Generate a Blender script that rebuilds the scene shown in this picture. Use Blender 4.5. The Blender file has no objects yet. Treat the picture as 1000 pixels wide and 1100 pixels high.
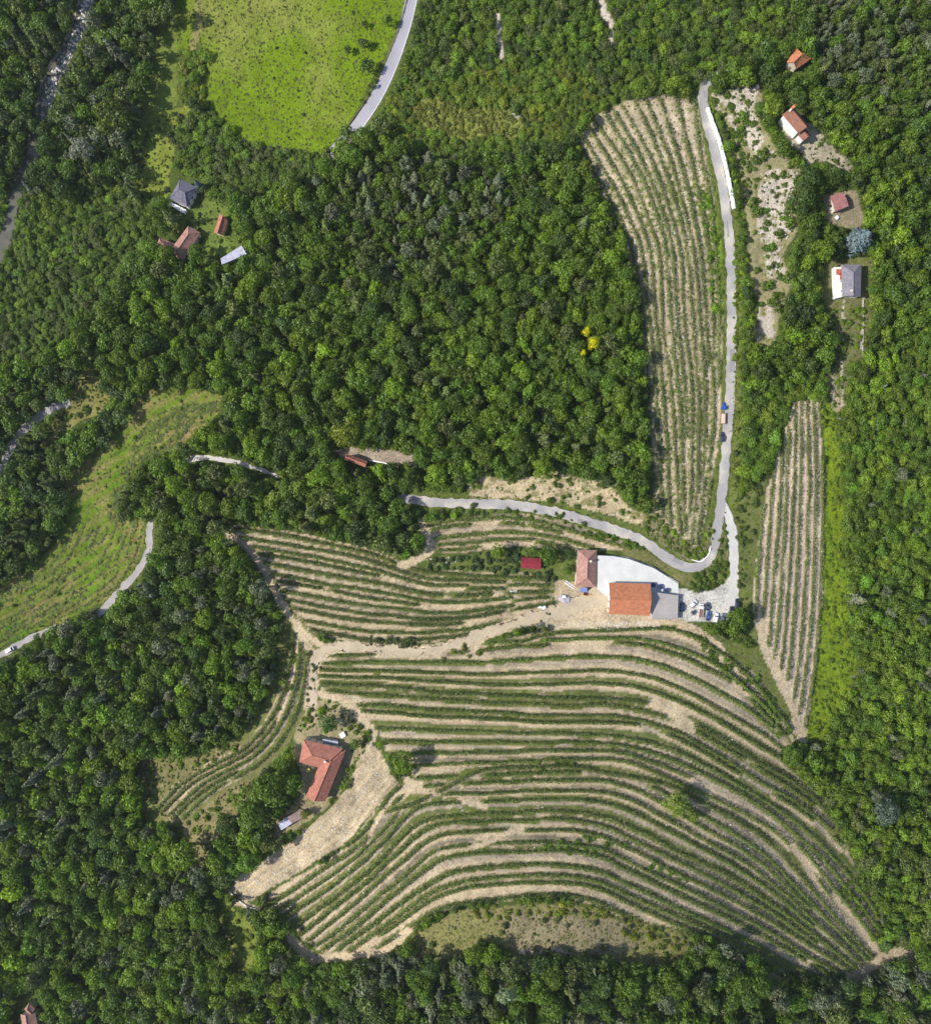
import bpy, bmesh, math, random
import numpy as np
from mathutils import Vector, kdtree
random.seed(7); rng = np.random.default_rng(7)
SC = bpy.context.scene
COL = SC.collection
H = 400.0            # flying height of the drone above the farm yard (m)
K = 0.42 / 400.0     # metres on the ground per photo pixel, per metre of height
R = math.radians

# ------------------------------------------------------------------ noise and polygon tools
class VNoise:
    def __init__(s, seed, n=256):
        s.t = np.random.default_rng(seed).random((n, n)); s.n = n
    def one(s, x, y):
        xi = np.floor(x).astype(int); yi = np.floor(y).astype(int)
        fx = x - xi; fy = y - yi
        fx = fx*fx*(3-2*fx); fy = fy*fy*(3-2*fy)
        n = s.n; a = s.t[xi % n, yi % n]; b = s.t[(xi+1) % n, yi % n]
        c = s.t[xi % n, (yi+1) % n]; d = s.t[(xi+1) % n, (yi+1) % n]
        return (a*(1-fx)+b*fx)*(1-fy) + (c*(1-fx)+d*fx)*fy - .5
    def __call__(s, x, y, oct=3):
        x = np.asarray(x, float); y = np.asarray(y, float)
        r = 0; a = 1.0
        for o in range(oct):
            r = r + a*s.one(x*2**o + 17.3*o, y*2**o + 5.1*o); a *= .5
        return r
N1, N2, N3 = VNoise(1), VNoise(2), VNoise(3)

def inpoly(u, v, poly):
    u = np.asarray(u, float); v = np.asarray(v, float)
    ins = np.zeros(u.shape, bool); n = len(poly)
    for i in range(n):
        x0, y0 = poly[i]; x1, y1 = poly[(i+1) % n]
        if y0 == y1: continue
        c = ((y0 > v) != (y1 > v)) & (u < (x1-x0)*(v-y0)/(y1-y0) + x0)
        ins ^= c
    return ins

def resample(pts, step=None, n=None, smooth=True):
    P = np.array(pts, float)
    if smooth and len(P) > 2:
        Q = np.vstack([2*P[0]-P[1], P, 2*P[-1]-P[-2]]); out = []
        for i in range(1, len(Q)-2):
            p0, p1, p2, p3 = Q[i-1], Q[i], Q[i+1], Q[i+2]
            t = np.linspace(0, 1, 12, endpoint=False)[:, None]
            out.append(.5*((2*p1)+(-p0+p2)*t+(2*p0-5*p1+4*p2-p3)*t*t+(-p0+3*p1-3*p2+p3)*t**3))
        P = np.vstack(out+[P[-1:]])
    d = np.r_[0, np.cumsum(np.hypot(*np.diff(P, axis=0).T))]
    if n is None: n = max(2, int(d[-1]/step)+1)
    s = np.linspace(0, d[-1], n)
    return np.c_[np.interp(s, d, P[:, 0]), np.interp(s, d, P[:, 1])]

# ------------------------------------------------------------------ terrain
def base_h(x, y):
    g = lambda px, py, a, s: a*np.exp(-(((x-(px-500)*.42)**2+(y-(550-py)*.42)**2)/(2*s*s)))
    z = g(575, 1015, 38, 95) + g(900, 120, 34, 105) + g(40, 150, -26, 115) + g(860, 560, 9, 60)
    z = z + g(60, 620, -8, 60) - 9
    z = z + 2.2*N1(x/55., y/55., 3)
    return z
def px_world_base(u, v):
    u = np.asarray(u, float); v = np.asarray(v, float); z = np.zeros_like(u)
    for _ in range(12):
        x = (u-500)*K*(H-z); y = (550-v)*K*(H-z); z = base_h(x, y)
    return x, y, z
# pads levelled for buildings and yards: px, py, radius in m
PADS = [(692, 636, 23), (630, 610, 11), (752, 648, 17), (775, 652, 12), (570, 605, 7), (346, 826, 15), (853, 138, 9), (857, 64, 7), (901, 217, 7),
        (913, 301, 10), (197, 207, 9), (196, 262, 11), (238, 239, 6), (252, 274, 8), (31, 1092, 8), (383, 494, 7)]
GX0, GX1, GY0, GY1, GS = -290., 290., -320., 320., 0.85
nx = int((GX1-GX0)/GS)+1; ny = int((GY1-GY0)/GS)+1
gx = GX0+np.arange(nx)*GS; gy = GY0+np.arange(ny)*GS
XX, YY = np.meshgrid(gx, gy)
ZZ = base_h(XX, YY)
for (pu, pv, pr) in PADS:
    x, y, z = px_world_base(pu, pv)
    d = np.hypot(XX-x, YY-y)/pr
    w = np.exp(-d**6)
    ZZ = ZZ*(1-w) + z*w
def hgt(x, y):
    x = np.asarray(x, float); y = np.asarray(y, float)
    fx = np.clip((x-GX0)/GS, 0, nx-1.001); fy = np.clip((y-GY0)/GS, 0, ny-1.001)
    i = fx.astype(int); j = fy.astype(int); fx = fx-i; fy = fy-j
    return (ZZ[j, i]*(1-fx)+ZZ[j, i+1]*fx)*(1-fy)+(ZZ[j+1, i]*(1-fx)+ZZ[j+1, i+1]*fx)*fy
def W(u, v, h=0.0):
    """the place h metres above the ground that the photo shows at pixel (u, v)"""
    u = np.asarray(u, float); v = np.asarray(v, float); z = np.zeros_like(u)+h
    for _ in range(12):
        x = (u-500)*K*(H-z); y = (550-v)*K*(H-z); z = .5*z+.5*(hgt(x, y)+h)
    return x, y, z-h
def PXof(x, y, z):
    return 500+x/(K*(H-z)), 550-y/(K*(H-z))
GU, GV = PXof(XX, YY, ZZ)

# ------------------------------------------------------------------ plan of the land (photo pixels)
VA = [(620,150),(640,126),(670,108),(715,102),(748,107),(757,165),(766,215),(771,270),(775,340),(773,430),(768,490),(760,545),(750,586),(738,586),(722,568),(702,548),(698,480),(693,400),(686,310),(668,248),(640,197)]
VB = [(853,430),(880,429),(884,540),(883,640),(877,710),(864,782),(857,770),(838,740),(822,710),(808,662),(808,640),(813,590),(820,540),(838,478)]
VC = [(455,563),(475,558),(540,552),(600,558),(668,582),(668,590),(640,592),(612,593),(606,590),(560,586),(500,593),(458,595)]
VD = [(246,563),(330,574),(400,590),(432,603),(455,612),(560,617),(597,624),(597,655),(570,662),(535,673),(500,682),(470,689),(420,692),(380,690),(335,679),(320,662),(306,640),(294,618),(277,597),(262,586)]
VE = [(314,678),(332,684),(329,730),(321,760),(308,790),(292,812),(265,832),(232,851),(200,878),(188,880),(168,870),(188,842),(228,818),(262,800),(284,776),(300,745),(308,715)]
VF = [(342,703),(420,698),(500,694),(560,683),(600,676),(680,672),(735,674),(768,690),(810,723),(846,772),(853,796),(836,810),(866,838),(884,864),(906,896),(916,927),(930,950),(942,974),(944,1000),(944,1022),(928,1040),(910,1048),(880,1050),(830,1037),(780,1013),(740,1000),(700,991),(660,981),(630,968),(600,963),(550,966),(500,971),(470,980),(440,998),(415,1014),(385,1024),(350,1024),(325,1008),(305,985),(285,966),(300,953),(350,926),(385,896),(410,862),(428,844),(445,837),(440,822),(414,806),(407,785),(387,768),(377,755),(348,750),(342,725)]
GA = [[(620,152),(640,188),(660,225),(676,262),(686,310),(692,360),(696,420),(699,480),(702,550)],
      [(640,132),(675,187),(697,237),(707,272),(712,350),(720,425),(725,500),(730,576)],
      [(690,100),(715,160),(735,225),(745,272),(751,337),(757,420),(757,480),(752,540),(745,588)],
      [(742,98),(752,160),(762,215),(768,272),(772,337),(771,420),(767,480),(760,540),(752,590)]]
GB = [[(828,425),(824,490),(819,550),(810,660),(801,745)], [(879,425),(882,480),(883,550),(880,640),(874,715),(862,790)]]
GC = [[(450,568),(475,561),(500,558),(540,556),(580,561),(620,573),(668,587)], [(455,592),(500,589),(540,583),(580,582),(612,590)]]
GD = [[(244,567),(285,571),(325,578),(362,586),(400,596),(430,607),(460,615),(500,618),(560,620),(600,624)],
      [(300,668),(335,677),(370,684),(400,688),(440,688),(470,686),(500,683),(545,672),(600,656)]]
GE = [[(316,676),(311,720),(300,755),(284,782),(262,805),(230,822),(195,842),(168,870)], [(331,680),(328,725),(322,755),(310,782),(293,806),(268,827),(232,847),(194,880)]]
GF = [[(560,690),(590,682),(640,677),(700,675),(735,680),(765,695),(800,722),(835,765),(854,792)],
      [(340,705),(420,702),(500,700),(560,695),(620,690),(680,692),(725,703),(755,717),(790,737),(822,768),(852,800)],
      [(340,733),(400,737),(500,745),(575,748),(650,750),(700,756),(735,772),(775,795),(820,822),(865,850),(908,896)],
      [(376,762),(440,768),(500,771),(575,775),(650,776),(690,780),(725,792),(760,811),(810,842),(860,872),(900,905),(940,960)],
      [(430,823),(500,820),(575,817),(640,815),(680,820),(715,835),(750,850),(795,872),(835,895),(865,928),(895,970),(938,1022)],
      [(278,966),(325,937),(375,905),(402,877),(422,850),(445,836),(500,833),(575,830),(640,829),(680,836),(720,856),(760,880),(812,912),(860,958),(895,995),(935,1036)],
      [(322,1016),(375,975),(425,930),(462,900),(500,893),(545,891),(600,891),(642,897),(675,912),(712,930),(750,948),(812,980),(862,1010),(918,1046)],
      [(398,1024),(450,988),(475,975),(500,969),(550,964),(600,961),(637,967),(675,984),(712,1000),(750,1014),(790,1032),(840,1052)]]
ROAD = [(773,80),(760,88),(755,98),(755,112),(761,140),(769,170),(776,205),(781,237),(784,272),(785.5,325),(785,375),(783.5,425),(781,462),(778,500),(774,540),(771,562),(767,587),(759,603),(748,609),(732,608),(712,596),(690,581),(662,570),(635,561),(607,553),(585,548),(550,542.5),(500,541),(470,540),(440,536),(415,535)]
ACCESS = [(776,540),(782,553),(786.5,575),(788,600),(788.5,625),(787,650)]
TOPROAD = [(449,-40),(442,0),(434,32),(422,67),(407,100),(390,127),(372,150),(350,172)]
LEFTROAD = [(-30,560),(0,507),(10,485),(27,460),(45,446),(60,437),(76,433)]
LOWROAD = [(205,494),(185,505),(170,530),(162,560),(160,590),(150,612),(136,628),(120,645),(105,660),(85,668),(60,675),(25,690),(2,703),(-40,722)]
WOODROAD = [(205,493),(225,492),(250,496),(270,501),(295,510),(320,518)]
RIVER = [(99,-40),(92,0),(85,30),(73,55),(57,82),(46,120),(37,160),(24,185),(15,215),(8,250),(-4,275),(-30,320)]
FARMTRACK = [(652,640),(630,644),(600,657),(562,667),(525,679),(500,689),(475,696),(445,699),(400,696),(370,695),(349,700),(338,714),(335,737),(334,764)]
TRACKS = [([(243,574),(257,581),(271,595),(287,617),(300,645),(315,667),(330,682),(348,695)], 8), ([(452,560),(460,578),(463,590),(446,602),(430,608)], 9),
          ([(700,668),(727,669),(750,679),(782,699),(812,722),(828,745),(848,770),(862,792)], 8),
          ([(742,838),(787,862),(837,890),(862,925),(880,955),(905,987),(945,1026)], 6.5), ([(915,1050),(940,1036),(960,1024),(980,1027)], 13),
          ([(470,916),(500,911),(525,905),(540,895),(560,891)], 6), ([(258,968),(275,978)], 9), ([(312,1008),(337,1032)], 11), ([(790,1030),(800,1035)], 7), ([(828,1048),(845,1052)], 6), ([(395,905),(403,885),(420,860),(437,850),(470,853)], 5), ([(435,836),(450,845)], 9),
          ([(340,1030),(385,1026),(410,1022),(440,1000)], 10), ([(700,756),(735,775),(742,783)], 10), ([(345,745),(370,752),(386,768),(400,786),(396,800)], 9),
          ([(515,690),(505,700)], 8), ([(318,672),(334,700)], 9), ([(495,858),(520,866)], 8), ([(840,735),(850,765),(862,792)], 12), ([(815,660),(822,700),(842,735)], 8)]
STRAW = [(243,956),(262,971),(282,960),(330,932),(377,901),(402,871),(426,842),(419,828),(408,806),(398,798),(388,812),(375,845),(352,872),(327,893),(300,912),(275,930),(255,941)]
MEADOW = [(188,-40),(447,-40),(438,0),(430,22),(418,50),(405,78),(390,100),(375,130),(360,153),(345,164),(320,161),(300,157),(262,150),(240,128),(222,112),(219,85),(226,58),(215,50),(190,55)]
MEADOW2 = [(163,120),(205,113),(202,125),(187,145),(190,165),(181,190),(179,214),(165,212),(146,202),(150,188),(158,155)]
LAWN = [(178,216),(200,225),(218,205),(228,215),(246,222),(252,245),(262,262),(255,275),(238,285),(214,282),(216,258),(203,240),(192,232)]
LEFTM = [(146,432),(165,417),(200,416),(238,424),(234,444),(212,464),(194,482),(172,488),(152,495),(136,520),(126,545),(130,562),(154,556),(158,575),(146,607),(133,632),(100,651),(70,668),(35,684),(-40,715),(-40,655),(0,632),(37,607),(62,582),(76,550),(72,515),(85,500),(112,482),(135,455)]
LEFTM2 = [(98,393),(112,402),(104,418),(120,425),(108,445),(85,455),(60,475),(45,482),(52,460),(75,437),(78,418)]
WYARD = [(358,482),(385,480),(410,483),(430,485),(448,491),(447,500),(420,498),(395,496),(366,491)]
BANK = [(500,522),(513,511),(560,516),(593,507),(640,516),(662,527),(674,546),(692,552),(702,562),(690,566),(662,557),(640,549),(600,541),(550,536),(503,534)]
HAIR = [(702,548),(722,570),(740,588),(752,588),(762,560),(767,570),(763,592),(752,602),(735,601),(715,589),(695,575),(690,560)]
HAIR2 = [(662,576),(690,588),(712,603),(735,615),(755,616),(768,603),(775,575),(779,560),(781,600),(777,625),(760,633),(735,628),(700,606),(668,596)]
GARDEN = [(500,596),(560,590),(605,596),(618,590),(618,640),(600,628),(560,618),(500,612),(458,612),(462,600)]
FARM = [(597,622),(618,625),(655,632),(655,655),(735,655),(735,673),(655,670),(600,672),(570,672),(590,655)]
LYARD = [(318,782),(333,757),(352,750),(385,770),(404,790),(396,802),(374,830),(365,855),(345,872),(318,893),(296,905),(288,895),(308,872),(322,852),(324,830),(316,812)]
HILLTOP = [(445,1004),(480,984),(500,977),(560,971),(640,972),(680,988),(725,1000),(745,1012),(728,1036),(695,1040),(640,1026),(600,1028),(560,1030),(540,1018),(520,1008),(485,1030),(450,1030)]
LOWGRASS = [(228,958),(252,975),(275,998),(272,1035),(258,1050),(246,1015)]
CLEAR = [(150,812),(200,815),(240,800),(264,798),(230,820),(190,842),(168,866),(156,850)]
CLEAR2 = [(168,872),(205,882),(236,853),(272,836),(255,880),(228,905),(218,935),(204,918),(190,895)]
STRIP = [(886,430),(896,445),(902,500),(906,560),(906,600),(912,680),(920,712),(909,748),(892,776),(878,798),(866,795),(878,710),(884,640),(887,540)]
SCREE = [[(788,95),(817,92),(808,118),(817,142),(832,166),(822,174),(803,155),(793,130),(780,112)], [(818,182),(858,184),(847,225),(852,248),(836,272),(846,300),(826,300),(812,240)], [(812,330),(830,330),(832,362),(812,364)], [(765,100),(780,105),(795,128),(800,150),(785,135),(770,115)]]
CHYARD = [(836,130),(846,155),(860,165),(868,178),(880,172),(912,188),(916,178),(895,158),(882,142),(872,132)]
HYARD9 = [(884,212),(918,203),(930,238),(918,246),(888,240)]
HYARD10 = [(885,280),(935,275),(935,330),(930,380),(912,395),(907,440),(890,440),(889,410),(898,390),(896,345),(880,330)]
GAPS = [[(641,-10),(650,0),(660,24),(655,30),(645,12)], [(532,15),(537,14),(542,62),(537,66)], [(440,112),(470,105),(500,118),(545,115),(560,135),(552,150),(530,140),(500,150),(455,135)], [(545,118),(557,125),(556,145),(548,140)],
        [(655,28),(659,32),(659,50),(655,48)]]
APRON = [(733,631),(745,636),(765,635),(778,627),(784,618),(792,622),(793,646),(787,656),(772,668),(760,668),(736,668),(728,662),(728,632)]
CYARD = [(640,596),(657,597),(674,600),(690,606),(701,610),(714,618),(728,627),(729,640),(650,640),(640,632)]
WALL_BAND = [(757,112),(760,120),(771,150),(780,185),(788,226)]

C_FOREST=(.065,.09,.02); C_SOIL=(.37,.29,.19); C_LANE=(.42,.335,.22); C_BANK=(.17,.15,.085); C_STRAW=(.365,.29,.185)
C_MEAD=(.112,.172,.006); C_DRY=(.20,.185,.06); C_GRASS=(.085,.13,.018); C_SCREE=(.42,.365,.30); C_OLIVE=(.15,.17,.03); C_GRAVEL=(.47,.445,.40)
M = 170
RW, RH = 1000+2*M, 1100+2*M
ru, rv = np.meshgrid(np.arange(RW)-M+.5, np.arange(RH)-M+.5)
cov = np.zeros((RH, RW, 4)); cov[..., :3] = C_FOREST; cov[..., 3] = .3
open_ = np.zeros((RH, RW), bool)
def box(P, m):
    P = np.array(P); a = np.floor(P.min(0)).astype(int)-m+M; b = np.ceil(P.max(0)).astype(int)+m+M
    return slice(max(0, a[1]), min(RH, b[1])), slice(max(0, a[0]), min(RW, b[0]))
def paint(poly, c, tuft=.3, op=True):
    s = box(poly, 2); m = inpoly(ru[s], rv[s], poly)
    cov[s][m] = (*c, tuft)
    if op: open_[s] |= m
def dist_line(line, s):
    P = resample(line, step=2); d = np.full(ru[s].shape, 1e9)
    for p in P: d = np.minimum(d, (ru[s]-p[0])**2+(rv[s]-p[1])**2)
    return np.sqrt(d)
def paint_line(line, w, c=None, tuft=.2, op=True, tgt=None):
    s = box(line, int(w)+3); m = dist_line(line, s) < w/2.
    if c is not None: cov[s][m] = (*c, tuft)
    if op: open_[s] |= m
    if tgt is not None: tgt[s] |= m
paint(MEADOW, C_MEAD, .1); paint(MEADOW2, (.16,.19,.03), .4); paint(LAWN, (.11,.15,.03), .3)
paint([(174,25),(192,20),(192,112),(163,125),(150,165),(146,185),(154,120)], (.13,.165,.03), .4); paint_line(GE[0], 30, (.15,.16,.05), .6); paint_line(GE[1], 20, (.15,.15,.06), .6); paint(LEFTM, (.165,.175,.03), .5); paint(LEFTM2, C_DRY, .5); paint(WYARD, (.30,.24,.18), .05)
paint(BANK, (.23,.20,.10), .6); s_ = box(BANK, 2); m_ = inpoly(ru[s_], rv[s_], BANK) & (N2(ru[s_]/14., rv[s_]/4., 3) > -.12); cov[s_][m_] = (.40,.325,.20, .15); paint(HAIR, C_BANK, .6); paint(HAIR2, (.16,.15,.06), .7); paint(GARDEN, (.12,.14,.04), .8); paint(FARM, C_LANE, .15)
paint(LYARD, (.27,.225,.13), .5); paint(HILLTOP, (.20,.185,.07), .5); paint([(535,982),(600,980),(665,988),(690,1012),(670,1024),(600,1026),(550,1018)], (.215,.18,.105), .35); paint_line([(558,1022),(580,1023),(600,1021),(614,1022)], 3.2, C_SCREE, .1); paint(LOWGRASS, (.14,.17,.03), .5)
paint(CLEAR, (.18,.16,.07), .6); paint(CLEAR2, (.20,.17,.08), .5); paint(STRIP, (.155,.215,.012), .4)
SLOPE = [(766,102),(795,90),(820,93),(815,130),(838,165),(862,182),(852,215),(858,250),(842,275),(850,300),(838,340),(834,370),(810,368),(806,300),(800,240),(795,190),(785,150)]
paint(SLOPE, (.25,.22,.12), .6)
for p in SCREE:
    s_ = box(p, 2); m_ = inpoly(ru[s_], rv[s_], p) & (N1(ru[s_]/7., rv[s_]/12., 3)+.25*N2(ru[s_]/2.5, rv[s_]/2.5, 2) > -.24); cov[s_][m_] = (*C_SCREE, .2)
paint(CHYARD, (.33,.29,.21), .3); paint(HYARD9, (.24,.2,.13), .4); paint(HYARD10, (.15,.15,.06), .7)
for p in GAPS: paint(p, C_SCREE, .3)
paint(GAPS[2], (.19,.20,.05), .8)
paint_line([(905,322),(905,360),(905,400),(904,436)], 2.5, C_SCREE, .1); paint_line([(926,322),(926,380)], 2, C_SCREE, .1); paint_line([(893,405),(898,438)], 9, (.3,.25,.16), .2)
paint_line([(212,-20),(214,25),(208,52)], 9, (.21,.185,.07), .3)
paint_line([(238,990),(246,1010),(256,1040)], 2, C_LANE, .1)
ALLV = [VA, VB, VC, VD, VE, VF]
for p in ALLV: paint(p, C_SOIL, .3)
paint([(752,215),(768,215),(776,290),(777,345),(765,330),(758,280)], (.125,.21,.010), .5, False)
paint(STRAW, C_STRAW, .05)
novine = np.zeros((RH, RW), bool)
for l, w in TRACKS: paint_line(l, w, C_LANE, .06, True, novine)
paint_line(FARMTRACK, 13, C_LANE, .06, True, novine)
paint([(575,672),(640,668),(705,668),(712,676),(640,680),(600,682)], (.46,.38,.26), .06, False)
for l, w in ((ROAD[2:-1], 22), (TOPROAD[:6]+[(384,134)], 17), (LEFTROAD, 9), ([(161,568),(160,590),(150,612),(136,628)], 13), ([(122,643),(107,658)], 11), ([(31,687),(2,703),(-40,722)], 12), ([(205,492),(225,492),(250,496),(270,501),(295,510)], 8), (ACCESS, 14)):
    s = box(l, 20); m = (dist_line(l, s) < w/2.) & (~open_[s]); cov[s][m] = (*((.10,.125,.03)), .6); open_[s] |= m
paint_line(RIVER[:6], 17, (.34,.32,.27), 0); paint_line(RIVER[6:], 9, (.2,.19,.15), 0); paint_line([(37,150),(35,168)], 13, (.2,.19,.15), 0)
paint(APRON, C_GRAVEL, .03); paint(CYARD, (.4,.38,.34), 0)
paint([(788,545),(818,515),(826,500),(815,580),(808,660),(818,705),(838,740),(850,770),(846,790),(800,735),(775,690),(800,680),(792,640)], (.13,.14,.05), .8)
paint([(788,300),(797,300),(796,430),(793,545),(786,545)], (.13,.15,.04), .7)
# building footprints and trees of their own keep the wood away
KEEP = [((598,587),(610,584),(665,585),(742,612),(742,674),(592,674)), ((557,596),(584,596),(584,616),(557,616)), ((312,786),(376,786),(376,815),(350,872),(318,893),(296,895),(296,882),(322,860)), ((853,50),(872,62),(862,80),(846,76),(842,66)), ((846,108),(872,132),(876,150),(860,166),(836,140),(838,124)), ((885,200),(915,200),(916,236),(888,236)), ((890,276),(932,276),(932,330),(890,330)), ((182,190),(214,190),(216,210),(203,230),(180,222)),
        ((170,255),(202,242),(216,250),(196,282),(184,270),(172,264)), ((229,227),(246,227),(246,254),(229,254)), ((236,276),(260,262),(267,274),(240,286)), ((16,1070),(44,1070),(44,1110),(16,1110)), ((366,484),(400,484),(400,506),(380,503))]
keepm = np.zeros((RH, RW), bool)
for p in KEEP:
    s = box(p, 2); m = inpoly(ru[s], rv[s], p); keepm[s] |= m
open_ |= keepm
def ras(A, u, v):
    i = np.clip(np.asarray(v, float)+M, 0, RH-1).astype(int); j = np.clip(np.asarray(u, float)+M, 0, RW-1).astype(int)
    return A[i, j]

# ------------------------------------------------------------------ vine rows: interpolate between the traced terraces
rr0 = random.Random(11)
def rows_between(guides, counts, poly, jit=1.0, irr=1.0):
    out = []; n = 260; acc = np.zeros((0, 2))
    Gs = [resample(g, n=n) for g in guides]
    lines = []
    for k in range(len(Gs)-1):
        for i in range(counts[k]):
            f = (i+(rr0.uniform(-.27, .27)*irr if i else 0))/counts[k]; lines.append(Gs[k]*(1-f) + Gs[k+1]*f)
    lines.append(Gs[-1])
    for q, L in enumerate(lines):
        L = resample(L, step=1.2, smooth=False)
        L = L + np.c_[N2(L[:, 0]/40+q*3.1, L[:, 1]/40, 2), N3(L[:, 0]/40+q*5.7, L[:, 1]/40, 2)]*jit*2
        ok = inpoly(L[:, 0], L[:, 1], poly) & ~ras(novine, L[:, 0], L[:, 1])
        if len(acc):
            for c0 in range(0, len(L), 200): ok[c0:c0+200] &= (((L[c0:c0+200, None]-acc[None])**2).sum(-1).min(1) > 5.3**2)
        acc = np.vstack([acc, L[ok]]); runs = []; st = None
        for i in range(len(L)+1):
            f = i < len(L) and ok[i]
            if f and st is None: st = i
            if not f and st is not None:
                if i-st > 9: runs.append(L[st:i])
                st = None
        if runs: out.append(runs)
    return out
BLOCKS = [('A', rows_between(GA, [3, 5, 3], VA, 1.1, .55), 'of the upper vineyard left of the road, counting from the wood', 'vine rows of the upper vineyard'),
          ('B', rows_between(GB, [8], VB, .7, .35), 'of the narrow right-hand vineyard, counting from its left edge', 'vine rows of the narrow vineyard'),
          ('C', rows_between(GC, [4], VC, .7), 'of the small plot below the asphalt road, counting down', 'vine rows of the small plot under the road'),
          ('D', rows_between(GD, [11], VD, 1.1), 'of the plot left of the red shed, counting down', 'vine rows of the plot left of the farm'),
          ('E', rows_between(GE, [4], VE, .6), 'of the curved strip beside the L-shaped house, counting from the wood', 'vine rows of the curved strip'),
          ('F', rows_between(GF, [2, 4, 3, 4, 2, 6, 6], VF, 1.1, .75), 'of the big terraced slope, counting down from the orange barn', 'vine rows of the big terraced slope')]
rowpts = []; rowtan = []; rowid = []
for bk, (_, rows, _, _) in enumerate(BLOCKS):
    for rk, runs in enumerate(rows):
        for r in runs:
            x, y, z = W(r[:, 0], r[:, 1]); t = np.gradient(np.c_[x, y], axis=0); t /= np.linalg.norm(t, axis=1)[:, None]+1e-9
            rowpts.append(np.c_[x, y]); rowtan.append(t); rowid += [(bk, rk)]*len(x)
RP = np.vstack(rowpts); RT = np.vstack(rowtan)
kd = kdtree.KDTree(len(RP))
for i, p in enumerate(RP): kd.insert((p[0], p[1], 0), i)
kd.balance()

# ------------------------------------------------------------------ ground sheet
wu = GU + 2.2*N2(XX/3., YY/3., 2) + 3.5*N3(XX/14., YY/14., 2); wv = GV + 2.2*N3(XX/3.+40, YY/3., 2) + 3.5*N2(XX/14.+9, YY/14., 2)
inV = np.zeros(GU.shape, bool)
for p in ALLV: inV |= inpoly(GU, GV, p)
wsel = inV | (np.hypot(GU-700, GV-640) < 110)
wu = np.where(wsel, GU+.5*(wu-GU), wu); wv = np.where(wsel, GV+.5*(wv-GV), wv)
CV = ras(cov, wu, wv).copy()
dzy, dzx = np.gradient(ZZ, GS)
ii, jj = np.where(inV & ~ras(novine, GU, GV))
Z0 = ZZ.copy()
for i, j in zip(ii, jj):
    x = XX[i, j]; y = YY[i, j]
    co, idx, d = kd.find((x, y, 0))
    if d > 4.5: continue
    t = RT[idx]; nxv, nyv = -t[1], t[0]
    s = (x-co[0])*nxv+(y-co[1])*nyv
    g = dzx[i, j]*nxv+dzy[i, j]*nyv; bk, rk = rowid[idx]; gap = hash((bk, rk+(1 if s > 0 else 0), 5)) % 100; ab = abs(s)
    if g > 0: s = -s; g = -g           # s > 0 is downhill
    sl = min(-g, .5)
    a = 1.0/(1+math.exp(-(3.2-d)*4))
    ZZ[i, j] += a*sl*s*1.35
    # benches: trodden lane uphill of the vines, rough bank below
    n = N1.one(np.float64(x/2.3), np.float64(y/2.3)); n2 = N2.one(np.float64(x/17.), np.float64(y/17.))
    if bk < 2:
        w = min(1, max(0, (ab-.45)/.4)); c = (.36+.16*n2+.08*n, .295+.12*n2+.06*n, .20+.10*n2+.05*n) if bk == 0 else (.45+.08*n2+.06*n, .365+.07*n2+.05*n, .26+.05*n2+.04*n); tf = .75+.6*n2 if bk == 0 else .08
        if ab < .5: w = .8; c = (.10,.125,.03); tf = .8
    elif ab < .8: w = .85; c = (.10,.125,.03); tf = .8
    elif gap < 60 and s > 0 and ab < 1.45: w = min(1, (ab-.8)/.3); c = (.19+.07*n+.1*n2, .17+.05*n+.08*n2, .095+.03*n+.04*n2); tf = .55
    elif gap < 60: w = min(1, (ab-.8)/.3); c = (C_LANE[0]+.05*n2, C_LANE[1]+.045*n2, C_LANE[2]+.04*n2); tf = .06
    elif gap < 82: w = min(1, (ab-.8)/.4); c = (.225+.09*n+.16*n2, .19+.07*n+.12*n2, .13+.04*n+.08*n2); tf = .5+.5*n2
    else: w = min(1, (ab-.8)/.4); c = (.135+.07*n+.1*n2, .145+.05*n+.06*n2, .055+.03*n+.04*n2); tf = .8
    if s < 0 and ab > 1.6 and gap >= 60: c = (.34+.06*n2, .285+.05*n2, .205+.04*n2); tf = .2
    for k in range(3): CV[i, j, k] = CV[i, j, k]*(1-w)+c[k]*w
    CV[i, j, 3] = tf
for _ in range(1):
    Zs = ZZ.copy(); Zs[1:-1, 1:-1] = (ZZ[1:-1, 1:-1]*4+2*(ZZ[:-2, 1:-1]+ZZ[2:, 1:-1]+ZZ[1:-1, :-2]+ZZ[1:-1, 2:])+ZZ[:-2, :-2]+ZZ[2:, 2:]+ZZ[:-2, 2:]+ZZ[2:, :-2])/16
    ZZ = np.where(inV, Zs, ZZ)
ZZ += .10*N3(XX/2.1, YY/2.1, 2)*(1-np.exp(-((np.hypot(GU-705, GV-640))/65)**4))
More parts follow.
